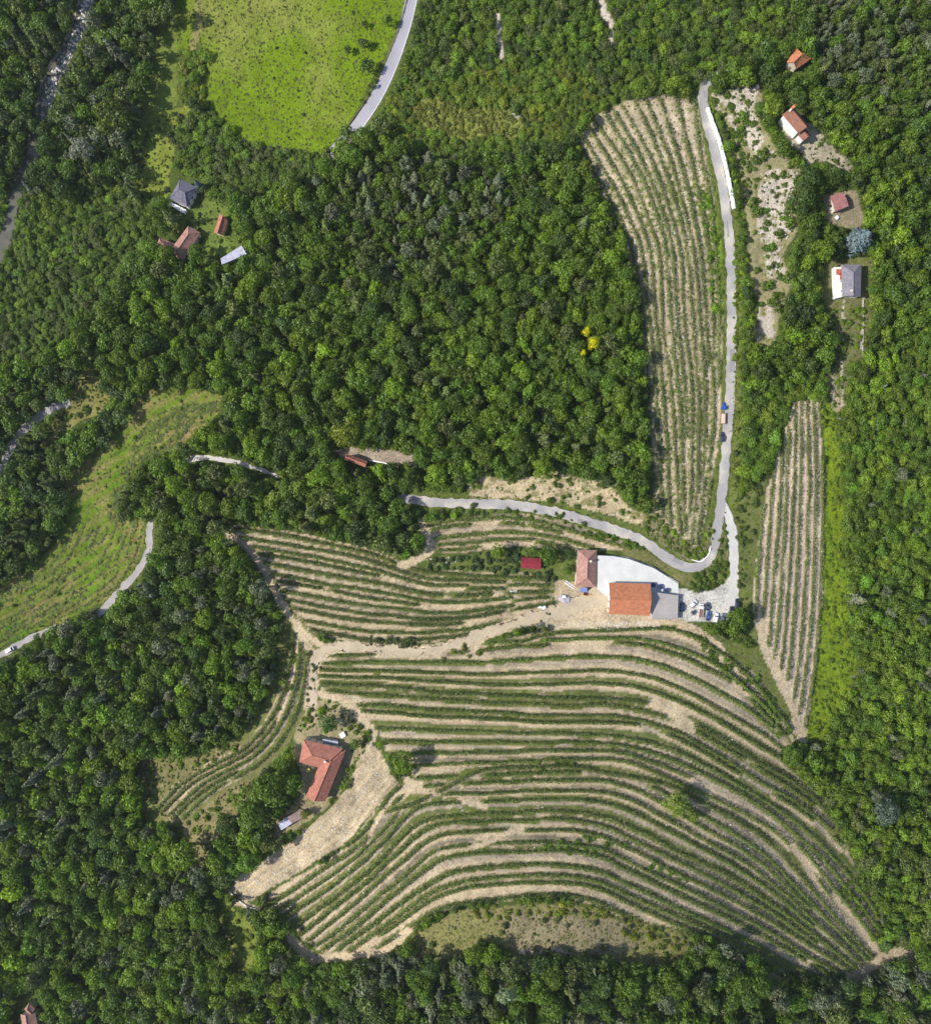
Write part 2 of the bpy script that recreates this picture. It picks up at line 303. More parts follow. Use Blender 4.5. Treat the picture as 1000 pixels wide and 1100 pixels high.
# terraces in the green meadow on the left
mL = inpoly(GU, GV, LEFTM)
ph = (GU*.55+GV*.83)/11.0; fr = ph-np.floor(ph)
n = N2(XX/9., YY/9., 2)
for k, (a, b) in enumerate(((.20, .11), (.175, .175), (.06, .012))):
    CV[..., k] = np.where(mL, np.clip(b+(a-b)*(.5+1.1*N1(XX/12+3, YY/12, 3)+.35*np.sin(ph*6.283+5*n)), .01, .4), CV[..., k])
ZZ = np.where(mL, ZZ+.5*(fr-.5), ZZ)
mm = inpoly(GU, GV, MEADOW); n = (N1(XX/22., YY/22., 4)+.4*N2(XX/5, YY/5, 2))*.6+.55*np.exp(-((GU-300)/55)**2-((GV-5)/38)**2)+.35*np.exp(-((GU-225)/25)**2-((GV-20)/60)**2)-.1
for k, (a, b) in enumerate(((.20, .11), (.205, .18), (.05, .018))):
    CV[..., k] = np.where(mm, CV[..., k]*(1-np.clip(n*1.2+.15, 0, .8))+(a if k != 9 else b)*np.clip(n*1.2+.15, 0, .8), CV[..., k])
# furrow lines of white stones across the straw field
ms = inpoly(GU, GV, STRAW); n = N3(XX/1.6, YY/1.6, 2); n2 = N1(XX/10, YY/10, 2)
for k, f in enumerate((1, .96, .88)): CV[..., k] = np.where(ms, np.clip(CV[..., k]*(1+.35*n2)+.25*np.clip(n-.25, 0, .3)*f, .05, .75), CV[..., k])

SLn = resample([(256,966),(320,925),(368,893),(392,860),(418,828)], step=2.); dS = np.full(GU.shape, 0.); iS = np.where(ms); best = np.full(len(iS[0]), 1e9); sg = np.zeros(len(iS[0]))
for a, b in zip(SLn[:-1], SLn[1:]):
    du = GU[iS]-a[0]; dv_ = GV[iS]-a[1]; d2 = du*du+dv_*dv_; m_ = d2 < best; best[m_] = d2[m_]; t_ = (b-a)/np.linalg.norm(b-a); sg[m_] = (du*-t_[1]+dv_*t_[0])[m_]
st_ = np.clip(1+.09*np.sin(sg*.9)+.07*np.sin(sg*2.1+1)+.3*N1(sg*.5, GU[iS]/30., 3)+.35*N2(GU[iS]/9., GV[iS]/9., 3), .4, 1.5)
for k in range(3): CV[..., k][iS] *= st_
def link(o, parent=None):
    COL.objects.link(o)
    if parent is not None: o.parent = parent
    return o
def mesh_obj(name, V, F, mat=None, parent=None, smooth=False):
    me = bpy.data.meshes.new(name); me.from_pydata([tuple(map(float, v)) for v in V], [], F); me.update()
    if mat is not None: me.materials.append(mat)
    if smooth: me.polygons.foreach_set('use_smooth', [True]*len(me.polygons))
    return link(bpy.data.objects.new(name, me), parent)
def quads_mesh(name, V, nq, mat):
    """V: (nq*4, 3) array, separate quads"""
    me = bpy.data.meshes.new(name); me.vertices.add(nq*4); me.vertices.foreach_set('co', V.astype(np.float32).ravel())
    me.loops.add(nq*4); me.loops.foreach_set('vertex_index', np.arange(nq*4, dtype=np.int32))
    me.polygons.add(nq); me.polygons.foreach_set('loop_start', np.arange(0, nq*4, 4, dtype=np.int32)); me.polygons.foreach_set('loop_total', np.full(nq, 4, np.int32))
    me.update(calc_edges=True); me.validate()
    if mat: me.materials.append(mat)
    return me
def tag(o, label=None, cat=None, group=None, kind=None):
    if label: o['label'] = label
    if cat: o['category'] = cat
    if group: o['group'] = group
    if kind: o['kind'] = kind
    return o
def empty(name, loc, rz=0., label=None, cat=None, group=None):
    o = bpy.data.objects.new(name, None); o.empty_display_size = .5; o.location = loc; o.rotation_euler = (0, 0, rz); link(o)
    return tag(o, label, cat, group)

# ------------------------------------------------------------------ materials
def nt(name):
    m = bpy.data.materials.new(name); m.use_nodes = True; t = m.node_tree; t.nodes.clear()
    return m, t
def nd(t, typ, **kw):
    n = t.nodes.new(typ)
    for k, v in kw.items():
        if k.startswith('i_'): n.inputs[k[2:].replace('_', ' ')].default_value = v
        else: setattr(n, k, v)
    return n
def mathn(t, op, a, b=None, clamp=False):
    n = t.nodes.new('ShaderNodeMath'); n.operation = op; n.use_clamp = clamp
    for i, v in enumerate((a, b)):
        if v is None: continue
        if isinstance(v, (int, float)): n.inputs[i].default_value = v
        else: t.links.new(v, n.inputs[i])
    return n.outputs[0]
def mixc(t, typ, f, a, b):
    n = t.nodes.new('ShaderNodeMix'); n.data_type = 'RGBA'; n.blend_type = typ
    for s, v in ((0, f), (6, a), (7, b)):
        if isinstance(v, (int, float)): n.inputs[s].default_value = v
        elif isinstance(v, tuple): n.inputs[s].default_value = (*v[:3], 1)
        else: t.links.new(v, n.inputs[s])
    return n.outputs[2]
def scalec(t, col, f):
    n = t.nodes.new('ShaderNodeVectorMath'); n.operation = 'SCALE'
    t.links.new(col, n.inputs[0]); t.links.new(f, n.inputs['Scale'])
    return n.outputs[0]
def mat_ground():
    m, t = nt('ground'); out = nd(t, 'ShaderNodeOutputMaterial'); b = nd(t, 'ShaderNodeBsdfPrincipled'); b.inputs['Roughness'].default_value = .95; b.inputs['Specular IOR Level'].default_value = .1
    g = nd(t, 'ShaderNodeNewGeometry'); at = nd(t, 'ShaderNodeAttribute', attribute_name='cover')
    n1 = nd(t, 'ShaderNodeTexNoise', i_Scale=1.1, i_Detail=5, i_Roughness=.7); n2 = nd(t, 'ShaderNodeTexNoise', i_Scale=.16, i_Detail=4); n3 = nd(t, 'ShaderNodeTexNoise', i_Scale=.55, i_Detail=4, i_Roughness=.75)
    for n in (n1, n2, n3): t.links.new(g.outputs['Position'], n.inputs['Vector'])
    v = mathn(t, 'ADD', mathn(t, 'MULTIPLY', n1.outputs[0], 2.3), mathn(t, 'MULTIPLY', n2.outputs[0], 1.0)); v = mathn(t, 'MAXIMUM', mathn(t, 'SUBTRACT', v, .65), .3)
    c = scalec(t, at.outputs['Color'], v)
    th = mathn(t, 'SUBTRACT', .68, mathn(t, 'MULTIPLY', at.outputs['Alpha'], .26))
    f = mathn(t, 'MULTIPLY', mathn(t, 'SUBTRACT', n3.outputs[0], th), 9, True)
    gr = nd(t, 'ShaderNodeValToRGB'); gr.color_ramp.elements[0].color = (.035,.06,.008, 1); gr.color_ramp.elements[1].color = (.14,.17,.03, 1); gr.color_ramp.elements[0].position = .3; gr.color_ramp.elements[1].position = .7
    t.links.new(n1.outputs[0], gr.inputs[0])
    f = mathn(t, 'MULTIPLY', f, mathn(t, 'GREATER_THAN', at.outputs['Alpha'], .02))
    c = mixc(t, 'MIX', f, c, gr.outputs[0])
    t.links.new(c, b.inputs['Base Color'])
    bp = nd(t, 'ShaderNodeBump', i_Strength=.7, i_Distance=.5); t.links.new(n1.outputs[0], bp.inputs['Height']); t.links.new(bp.outputs[0], b.inputs['Normal'])
    t.links.new(b.outputs[0], out.inputs[0]); return m
def mat_plain(name, col, rough=.8, var=.25, scale=2., detail=4, metal=0, bump=.0, var2=.0, scale2=.2, col2=None, spec=.3):
    m, t = nt(name); out = nd(t, 'ShaderNodeOutputMaterial'); b = nd(t, 'ShaderNodeBsdfPrincipled'); b.inputs['Roughness'].default_value = rough; b.inputs['Metallic'].default_value = metal; b.inputs['Specular IOR Level'].default_value = spec
    g = nd(t, 'ShaderNodeNewGeometry'); n = nd(t, 'ShaderNodeTexNoise', i_Scale=scale, i_Detail=detail, i_Roughness=.65); t.links.new(g.outputs['Position'], n.inputs['Vector'])
    n2 = nd(t, 'ShaderNodeTexNoise', i_Scale=scale2, i_Detail=3); t.links.new(g.outputs['Position'], n2.inputs['Vector'])
    rgb = nd(t, 'ShaderNodeRGB'); rgb.outputs[0].default_value = (*col, 1); c = rgb.outputs[0]
    if col2 is not None:
        f = mathn(t, 'MULTIPLY', mathn(t, 'SUBTRACT', n2.outputs[0], .45), 5, True); c = mixc(t, 'MIX', f, c, col2)
    v = mathn(t, 'ADD', mathn(t, 'MULTIPLY', mathn(t, 'SUBTRACT', n.outputs[0], .5), 2*var), mathn(t, 'MULTIPLY', mathn(t, 'SUBTRACT', n2.outputs[0], .5), 2*var2)); v = mathn(t, 'ADD', v, 1.0)
    c = scalec(t, c, v); t.links.new(c, b.inputs['Base Color'])
    if bump:
        bp = nd(t, 'ShaderNodeBump', i_Strength=bump, i_Distance=.2); t.links.new(n.outputs[0], bp.inputs['Height']); t.links.new(bp.outputs[0], b.inputs['Normal'])
    t.links.new(b.outputs[0], out.inputs[0]); return m
def mat_tile(name, col, col2, ribs=.34):
    """clay tiles: rows and columns from the roof's own uv (metres)"""
    m, t = nt(name); out = nd(t, 'ShaderNodeOutputMaterial'); b = nd(t, 'ShaderNodeBsdfPrincipled'); b.inputs['Roughness'].default_value = .85; b.inputs['Specular IOR Level'].default_value = .2
    uv = nd(t, 'ShaderNodeUVMap', uv_map='metres')
    br = nd(t, 'ShaderNodeTexBrick', i_Scale=1.0); br.inputs['Brick Width'].default_value = ribs; br.inputs['Row Height'].default_value = .4; br.inputs['Mortar Size'].default_value = .03
    br.inputs['Color1'].default_value = (*col, 1); br.inputs['Color2'].default_value = (*col2, 1); br.inputs['Mortar'].default_value = (*[c*.45 for c in col], 1)
    t.links.new(uv.outputs[0], br.inputs['Vector'])
    g = nd(t, 'ShaderNodeNewGeometry'); n = nd(t, 'ShaderNodeTexNoise', i_Scale=.7, i_Detail=5, i_Roughness=.7); t.links.new(g.outputs['Position'], n.inputs['Vector'])
    v = mathn(t, 'ADD', mathn(t, 'MULTIPLY', n.outputs[0], 1.5), .25); c = scalec(t, br.outputs[0], v); t.links.new(c, b.inputs['Base Color'])
    bp = nd(t, 'ShaderNodeBump', i_Strength=.5, i_Distance=.06); t.links.new(br.outputs['Fac'], bp.inputs['Height']); bp.invert = True; t.links.new(bp.outputs[0], b.inputs['Normal'])
    t.links.new(b.outputs[0], out.inputs[0]); return m
def mat_leaf(name, trans=.25, spread=.9, col=None, grey=0.0):
    m, t = nt(name); out = nd(t, 'ShaderNodeOutputMaterial'); g = nd(t, 'ShaderNodeNewGeometry')
    if col is None:
        at = nd(t, 'ShaderNodeAttribute', attribute_name='tint'); at.attribute_type = 'INSTANCER'; c = at.outputs['Color']
    else:
        rgb = nd(t, 'ShaderNodeRGB'); rgb.outputs[0].default_value = (*col, 1); c = rgb.outputs[0]
    n = nd(t, 'ShaderNodeTexNoise', i_Scale=.45, i_Detail=3); t.links.new(g.outputs['Position'], n.inputs['Vector'])
    v = mathn(t, 'ADD', mathn(t, 'MULTIPLY', g.outputs['Random Per Island'], spread), mathn(t, 'MULTIPLY', n.outputs[0], .9)); v = mathn(t, 'ADD', v, 1-spread/2-.45)
    c = scalec(t, c, v)
    d = nd(t, 'ShaderNodeBsdfDiffuse'); tr = nd(t, 'ShaderNodeBsdfTranslucent'); gl = nd(t, 'ShaderNodeBsdfGlossy'); gl.inputs['Roughness'].default_value = .55; gl.inputs['Color'].default_value = (1, 1, 1, 1)
    t.links.new(c, d.inputs[0])
    c2 = mixc(t, 'MULTIPLY', 1.0, c, (1.25, 1.3, .5)); t.links.new(c2, tr.inputs[0])
    a = nd(t, 'ShaderNodeMixShader'); a.inputs[0].default_value = trans; t.links.new(d.outputs[0], a.inputs[1]); t.links.new(tr.outputs[0], a.inputs[2])
    e = nd(t, 'ShaderNodeMixShader'); e.inputs[0].default_value = .025; t.links.new(a.outputs[0], e.inputs[1]); t.links.new(gl.outputs[0], e.inputs[2])
    t.links.new(e.outputs[0], out.inputs[0]); return m
def mat_paint(name, col, rough=.3, metal=.0):
    m, t = nt(name); out = nd(t, 'ShaderNodeOutputMaterial'); b = nd(t, 'ShaderNodeBsdfPrincipled'); b.inputs['Base Color'].default_value = (*col, 1); b.inputs['Roughness'].default_value = rough; b.inputs['Coat Weight'].default_value = .4; b.inputs['Metallic'].default_value = metal
    n = nd(t, 'ShaderNodeTexNoise', i_Scale=3.); bp = mathn(t, 'ADD', mathn(t, 'MULTIPLY', n.outputs[0], .2), rough-.1); t.links.new(bp, b.inputs['Roughness'])
    t.links.new(b.outputs[0], out.inputs[0]); return m
MT = dict(
    ground=mat_ground(), leaf=mat_leaf('leaves', .40, .8), needle=mat_leaf('needles', .2, .8), vine=mat_leaf('vine_leaves', .14, .9),
    bark=mat_plain('bark', (.11,.085,.06), .9, .4, 3.), asphalt=mat_plain('asphalt', (.31,.295,.29), .85, .18, 1.2, 6, var2=.30, scale2=.13, spec=.2, col2=(.40,.365,.32)),
    asphalt2=mat_plain('bluish_asphalt', (.31,.30,.335), .8, .12, 1.2, 6, var2=.2, scale2=.1, spec=.2), patch=mat_plain('patched_asphalt', (.23,.22,.22), .9, .2, 1.2, var2=.2), line=mat_plain('road_paint', (.60,.60,.60), .6, .15),
    dirt=mat_plain('dirt', (.42,.345,.24), .95, .3, 1.1, 6, var2=.3, scale2=.15, bump=.4, spec=.1), pale_gravel=mat_plain('pale_gravel', (.47,.45,.42), .95, .15, 1.5, 6, var2=.2, spec=.1),
    oldroad=mat_plain('worn_lane', (.35,.325,.31), .9, .25, .9, 6, var2=.3, spec=.1), concrete=mat_plain('concrete', (.55,.545,.52), .9, .12, 1.0, 5, var2=.22, scale2=.22, spec=.2),
    slab=mat_plain('weathered_slab', (.33,.30,.285), .9, .2, .8, 6, var2=.25, spec=.2), water=mat_plain('river_water', (.12,.115,.085), .25, .3, .3, var2=.3, bump=.15, spec=.5),
    stone=mat_plain('pale_stone', (.55,.52,.47), .9, .3, 1.5, bump=.5), white=mat_plain('whitewash', (.80,.79,.77), .85, .06, 1., var2=.05), cream=mat_plain('cream_render', (.62,.55,.43), .85, .1, 1.),
    greywall=mat_plain('grey_render', (.42,.40,.38), .9, .15, 1.), glass=mat_paint('glass', (.02,.025,.035), .08), wood=mat_plain('old_wood', (.22,.15,.09), .8, .3, 3.),
    tile_orange=mat_tile('orange_tiles', (.53,.20,.10), (.57,.225,.115), .3), tile_pink=mat_tile('faded_pink_tiles', (.40,.215,.175), (.45,.26,.21)), tile_red=mat_tile('red_tiles', (.42,.165,.115), (.46,.20,.14)),
    tile_brown=mat_tile('brown_tiles', (.25,.115,.075), (.29,.14,.10)), tile_rose=mat_tile('rose_tiles', (.40,.17,.16), (.43,.19,.18)), tile_slate=mat_tile('slate_tiles', (.16,.155,.20), (.20,.19,.235)), tile_grey=mat_tile('grey_tiles', (.235,.215,.25), (.27,.245,.28)),
    sheet_red=mat_tile('red_sheet', (.26,.03,.045), (.28,.035,.05), .5), sheet_grey=mat_tile('grey_sheet', (.45,.45,.56), (.50,.50,.60), .6), sheet_rust=mat_tile('rusty_sheet', (.26,.19,.20), (.34,.22,.19), .8),
    rubber=mat_plain('tyre_rubber', (.025,.025,.027), .8, .2, 5), dark=mat_paint('dark_plastic', (.03,.03,.033), .5), red_cloth=mat_plain('red_cloth', (.45,.10,.05), .8, .1), tarp_blue=mat_plain('blue_tarp', (.16,.22,.45), .5, .15), tarp_grey=mat_plain('grey_tarp', (.34,.33,.36), .5, .3, 1.5),
    barrel=mat_paint('blue_plastic', (.03,.09,.30), .4), steel=mat_paint('steel', (.45,.46,.48), .4, .6), hay=mat_plain('load', (.62,.46,.36), .9, .3, 3.), rust_load=mat_plain('brown_load', (.22,.11,.07), .9, .3, 3.),
    orange=mat_paint('orange_paint', (.48,.12,.02), .5))

# ------------------------------------------------------------------ build the ground sheet
def build_ground():
    me = bpy.data.meshes.new('ground'); nv = nx*ny
    me.vertices.add(nv); me.vertices.foreach_set('co', np.stack([XX, YY, ZZ], -1).astype(np.float32).ravel())
    i = np.arange(nv).reshape(ny, nx); q = np.stack([i[:-1, :-1], i[:-1, 1:], i[1:, 1:], i[1:, :-1]], -1).reshape(-1, 4)
    me.loops.add(q.size); me.loops.foreach_set('vertex_index', q.astype(np.int32).ravel())
    me.polygons.add(len(q)); me.polygons.foreach_set('loop_start', np.arange(0, q.size, 4, dtype=np.int32)); me.polygons.foreach_set('loop_total', np.full(len(q), 4, np.int32))
    me.polygons.foreach_set('use_smooth', np.ones(len(q), bool)); me.update(calc_edges=True)
    a = me.color_attributes.new('cover', 'FLOAT_COLOR', 'POINT'); a.data.foreach_set('color', CV.astype(np.float32).ravel())
    me.materials.append(MT['ground'])
    return tag(link(bpy.data.objects.new('ground', me)), 'sunlit hillside of terraced soil, grass and forest floor', kind='structure')
build_ground()

def strip(name, line, width, mat, lift=.14, jit=0., label=None, across=5, kind='structure', parent=None, off=0.):
    P = resample(line, step=1.6); T = np.gradient(P, axis=0); T /= np.linalg.norm(T, axis=1)[:, None]; Nn = np.c_[-T[:, 1], T[:, 0]]
    n = len(P); w = np.interp(np.linspace(0, 1, n), np.linspace(0, 1, len(width)), width) if hasattr(width, '__len__') else np.full(n, float(width))
    V = []
    for k in range(across):
        f = k/(across-1)-.5; e = jit*np.abs(2*f)**3*np.sign(f)
        j = e*(N2(P[:, 0]/5+k*9, P[:, 1]/5, 2)*2)
        Q = P+Nn*(f*w+j+off)[:, None]; x, y, z = W(Q[:, 0], Q[:, 1]); V.append(np.c_[x, y, hgt(x, y)+lift])
    V = np.stack(V, 1)
    V[..., 2] = np.maximum(V[..., 2], V[..., 2].mean(1, keepdims=True)-.06)
    idx = np.arange(n*across).reshape(n, across); F = np.stack([idx[:-1, :-1], idx[:-1, 1:], idx[1:, 1:], idx[1:, :-1]], -1).reshape(-1, 4).tolist()
    o = mesh_obj(name, V.reshape(-1, 3), F, mat, parent, True)
    if kind: o['kind'] = kind
    if label: o['label'] = label
    return o
strip('road', ROAD, 10.2, MT['asphalt'], .16, 1.0, 'narrow grey asphalt lane winding past the vineyards')
for i0_, i1_, of_, w_ in ((2, 3, -2, 4), (7, 8, 2, 4.5), (10, 11, -1.5, 5), (19, 20, 2, 4.5), (23, 24, -2, 4)):
    strip('asphalt_patch', [ROAD[i0_], ((ROAD[i0_][0]+ROAD[i1_][0])/2, (ROAD[i0_][1]+ROAD[i1_][1])/2)], w_, MT['patch'], .20, .4, 'darker repair patch in the asphalt lane', 3, off=of_)
strip('access_road', ACCESS, [6, 10, 10, 10, 11], MT['pale_gravel'], .12, 1.2, 'pale gravel drive to the farm yard')
strip('highway', TOPROAD, 12.4, MT['asphalt2'], .16, .2, 'wider bluish grey road beside the bright meadow')
for o_ in (-5.6, 5.6): strip('road_marking', TOPROAD, .6, MT['line'], .19, 0, 'white edge line of the wider road', 2, off=o_)
strip('lane', LEFTROAD, [6, 6.5, 7, 11, 9], MT['oldroad'], .15, 1.5, 'worn grey lane at the left edge')
strip('lane', LOWROAD, 6.8, MT['oldroad'], .15, 1.2, 'worn grey lane below the green terraced meadow')
strip('lane', WOODROAD, [6, 5, 3, 2.5], MT['pale_gravel'], .15, 1., 'pale track entering the wood')
strip('dirt_track', FARMTRACK, [20, 17, 13, 11, 12, 10, 8, 9, 9, 9, 10, 9], MT['dirt'], .13, 3.5, 'broad dirt farm track', 9)
strip('river', RIVER, [13, 12, 13, 12, 13, 15, 17, 18], MT['water'], .16, 1.5, 'small stony river in the valley', 7)
def sheet(name, poly, mat, lift, label, thick=.0, kind='structure'):
    x, y, z = W([p[0] for p in poly], [p[1] for p in poly]); zc = float(np.max(hgt(x, y)))+lift
    n = len(poly); V = [(x[i], y[i], zc) for i in range(n)]+[(x[i], y[i], zc-thick-1.2) for i in range(n)]
    F = [list(range(n))[::-1]]+[[i, (i+1) % n, n+(i+1) % n, n+i] for i in range(n)]
    o = mesh_obj(name, V, F, mat); bm = bmesh.new(); bm.from_mesh(o.data); bmesh.ops.recalc_face_normals(bm, faces=bm.faces); bm.to_mesh(o.data); bm.free()
    o['kind'] = kind; o['label'] = label
    return o, zc
CY, ZCY = sheet('concrete_yard', CYARD, MT['concrete'], .12, 'white concrete farm yard between house and barn')

# ------------------------------------------------------------------ foliage kits
def cards(P, Nrm, size, rg, flat=.42):
    n = len(P); Nn = Nrm+rg.normal(0, flat, (n, 3)); Nn /= np.linalg.norm(Nn, axis=1)[:, None]
    a = np.cross(Nn, rg.normal(0, 1, (n, 3))); a /= np.linalg.norm(a, axis=1)[:, None]+1e-9; b = np.cross(Nn, a)
    s = (size*rg.uniform(.65, 1.35, n))[:, None]; a = a*s; b = b*s*rg.uniform(.55, 1., n)[:, None]
    return np.stack([P-a-b*.3, P-a*.2-b, P+a+b*.3, P+a*.2+b], 1).reshape(-1, 3)
def crown_broad(seed, nl=13, nc=720, size=.105, flatten=1.0, lob=(.34, .52)):
    rg = np.random.default_rng(seed); Ps = []; Ns = []
    C = []
    for i in range(nl):
        th = i*2.399+rg.uniform(-.4, .4); zz = rg.uniform(-.25, 1); rr = math.sqrt(max(0, 1-zz*zz))*rg.uniform(.55, .8)
        C.append((rr*math.cos(th), rr*math.sin(th), zz*.62*flatten, rg.uniform(*lob)))
    C.append((0, 0, .35*flatten, .5))
    tot = sum(c[3]**2 for c in C)
    for cx, cy, cz, r in C:
        k = int(nc*r*r/tot); d = rg.normal(0, 1, (k, 3)); d[:, 2] = np.abs(d[:, 2])*1.1-.35; d /= np.linalg.norm(d, axis=1)[:, None]
        Ps.append(np.array([cx, cy, cz+1.55])+d*r*rg.uniform(.72, 1.08, k)[:, None]); Ns.append(d)
    return cards(np.vstack(Ps), np.vstack(Ns), size, rg)
def crown_conifer(seed, nc=800, tiers=9, size=.10, top=3.6, taper=1.0):
    rg = np.random.default_rng(seed); P = []; Nn = []
    for i in range(tiers):
        f = i/(tiers-1); z = .6+(top-.6)*f; rad = (1-f)**taper*1.0+.06; k = int(nc*(rad+.12)/(.5*tiers+1)); na = max(4, int(5+6*rad)); ph = rg.uniform(0, 6.28)
        arm = rg.integers(0, na, k); a = ph+arm*6.283/na+rg.normal(0, .11, k); r = rad*np.sqrt(rg.uniform(.03, 1, k))*(.8+.25*np.sin(arm*3.7+i))
        P.append(np.c_[r*np.cos(a), r*np.sin(a), z-r*.32+rg.normal(0, .05, k)]); Nn.append(np.c_[np.cos(a)*.55, np.sin(a)*.55, np.full(k, .85)])
    return cards(np.vstack(P), np.vstack(Nn), size, rg, .4)
def trunk_mesh(name, h, seed, limbs=4):
    rg = random.Random(seed); bm = bmesh.new()
    def limb(p, q, r0, r1):
        d = (q-p).normalized(); a = d.orthogonal().normalized(); b = d.cross(a); R0 = []; R1 = []
        for k in range(6):
            c, s = math.cos(k*1.047), math.sin(k*1.047); R0.append(bm.verts.new(p+(a*c+b*s)*r0)); R1.append(bm.verts.new(q+(a*c+b*s)*r1))
        for k in range(6): bm.faces.new((R0[k], R0[(k+1) % 6], R1[(k+1) % 6], R1[k]))
    limb(Vector((0, 0, -.5)), Vector((.03, .02, h*.55)), .13, .09); limb(Vector((.03, .02, h*.55)), Vector((0, 0, h)), .09, .03)
    for k in range(limbs):
        a = k*6.283/limbs+rg.random(); z = h*(.4+.12*k/limbs*3); limb(Vector((.02, .02, z)), Vector((math.cos(a)*.55, math.sin(a)*.55, z+.45)), .05, .015)
    me = bpy.data.meshes.new(name); bm.to_mesh(me); bm.free(); me.materials.append(MT['bark']); return me
def cm(name, V, mat): return quads_mesh(name, V, len(V)//4, mat)
BROAD = [cm('broadleaf_crown', crown_broad(10+i, nl=10+(i*3) % 8, flatten=(.85, 1.1, 1.3)[i % 3], lob=((.34, .52), (.26, .44), (.4, .6))[i % 3]), MT['leaf']) for i in range(8)]
BIGB = [cm('large_crown', crown_broad(60+i, nl=22+3*i, nc=1700, size=.07, lob=(.22, .4)), MT['leaf']) for i in range(4)]
PINE = [cm('pine_crown', crown_broad(30+i, nl=9+i, nc=850, size=.085, flatten=1.7, lob=(.26, .42)), MT['needle']) for i in range(5)]
CONI = [cm('conifer_crown', crown_conifer(40+i, top=3.2+.3*i), MT['needle']) for i in range(3)]
BLUE = cm('spruce_crown', crown_conifer(50, nc=3200, tiers=15, size=.055, top=2.7, taper=.8), MT['needle'])
BUSH = [cm('shrub_foliage', crown_broad(80+i, nl=6+i, nc=260, size=.17, flatten=.9)-np.array([0, 0, 1.0]), MT['leaf']) for i in range(4)]
TRB = [trunk_mesh('trunk', 1.7, i) for i in range(3)]; TRC = trunk_mesh('trunk', 2.9, 5, 3); TRS = trunk_mesh('stem', .5, 9, 4)

# ------------------------------------------------------------------ woods
T_DARK=(.072,.122,.018); T_MID=(.110,.182,.013); T_LIT=(.158,.240,.013); T_YEL=(.185,.225,.014); T_OLI=(.112,.148,.034); T_GREY=(.135,.162,.085); T_BLUE=(.12,.165,.115); T_PALE=(.24,.26,.21); T_BRIGHT=(.12,.215,.014)
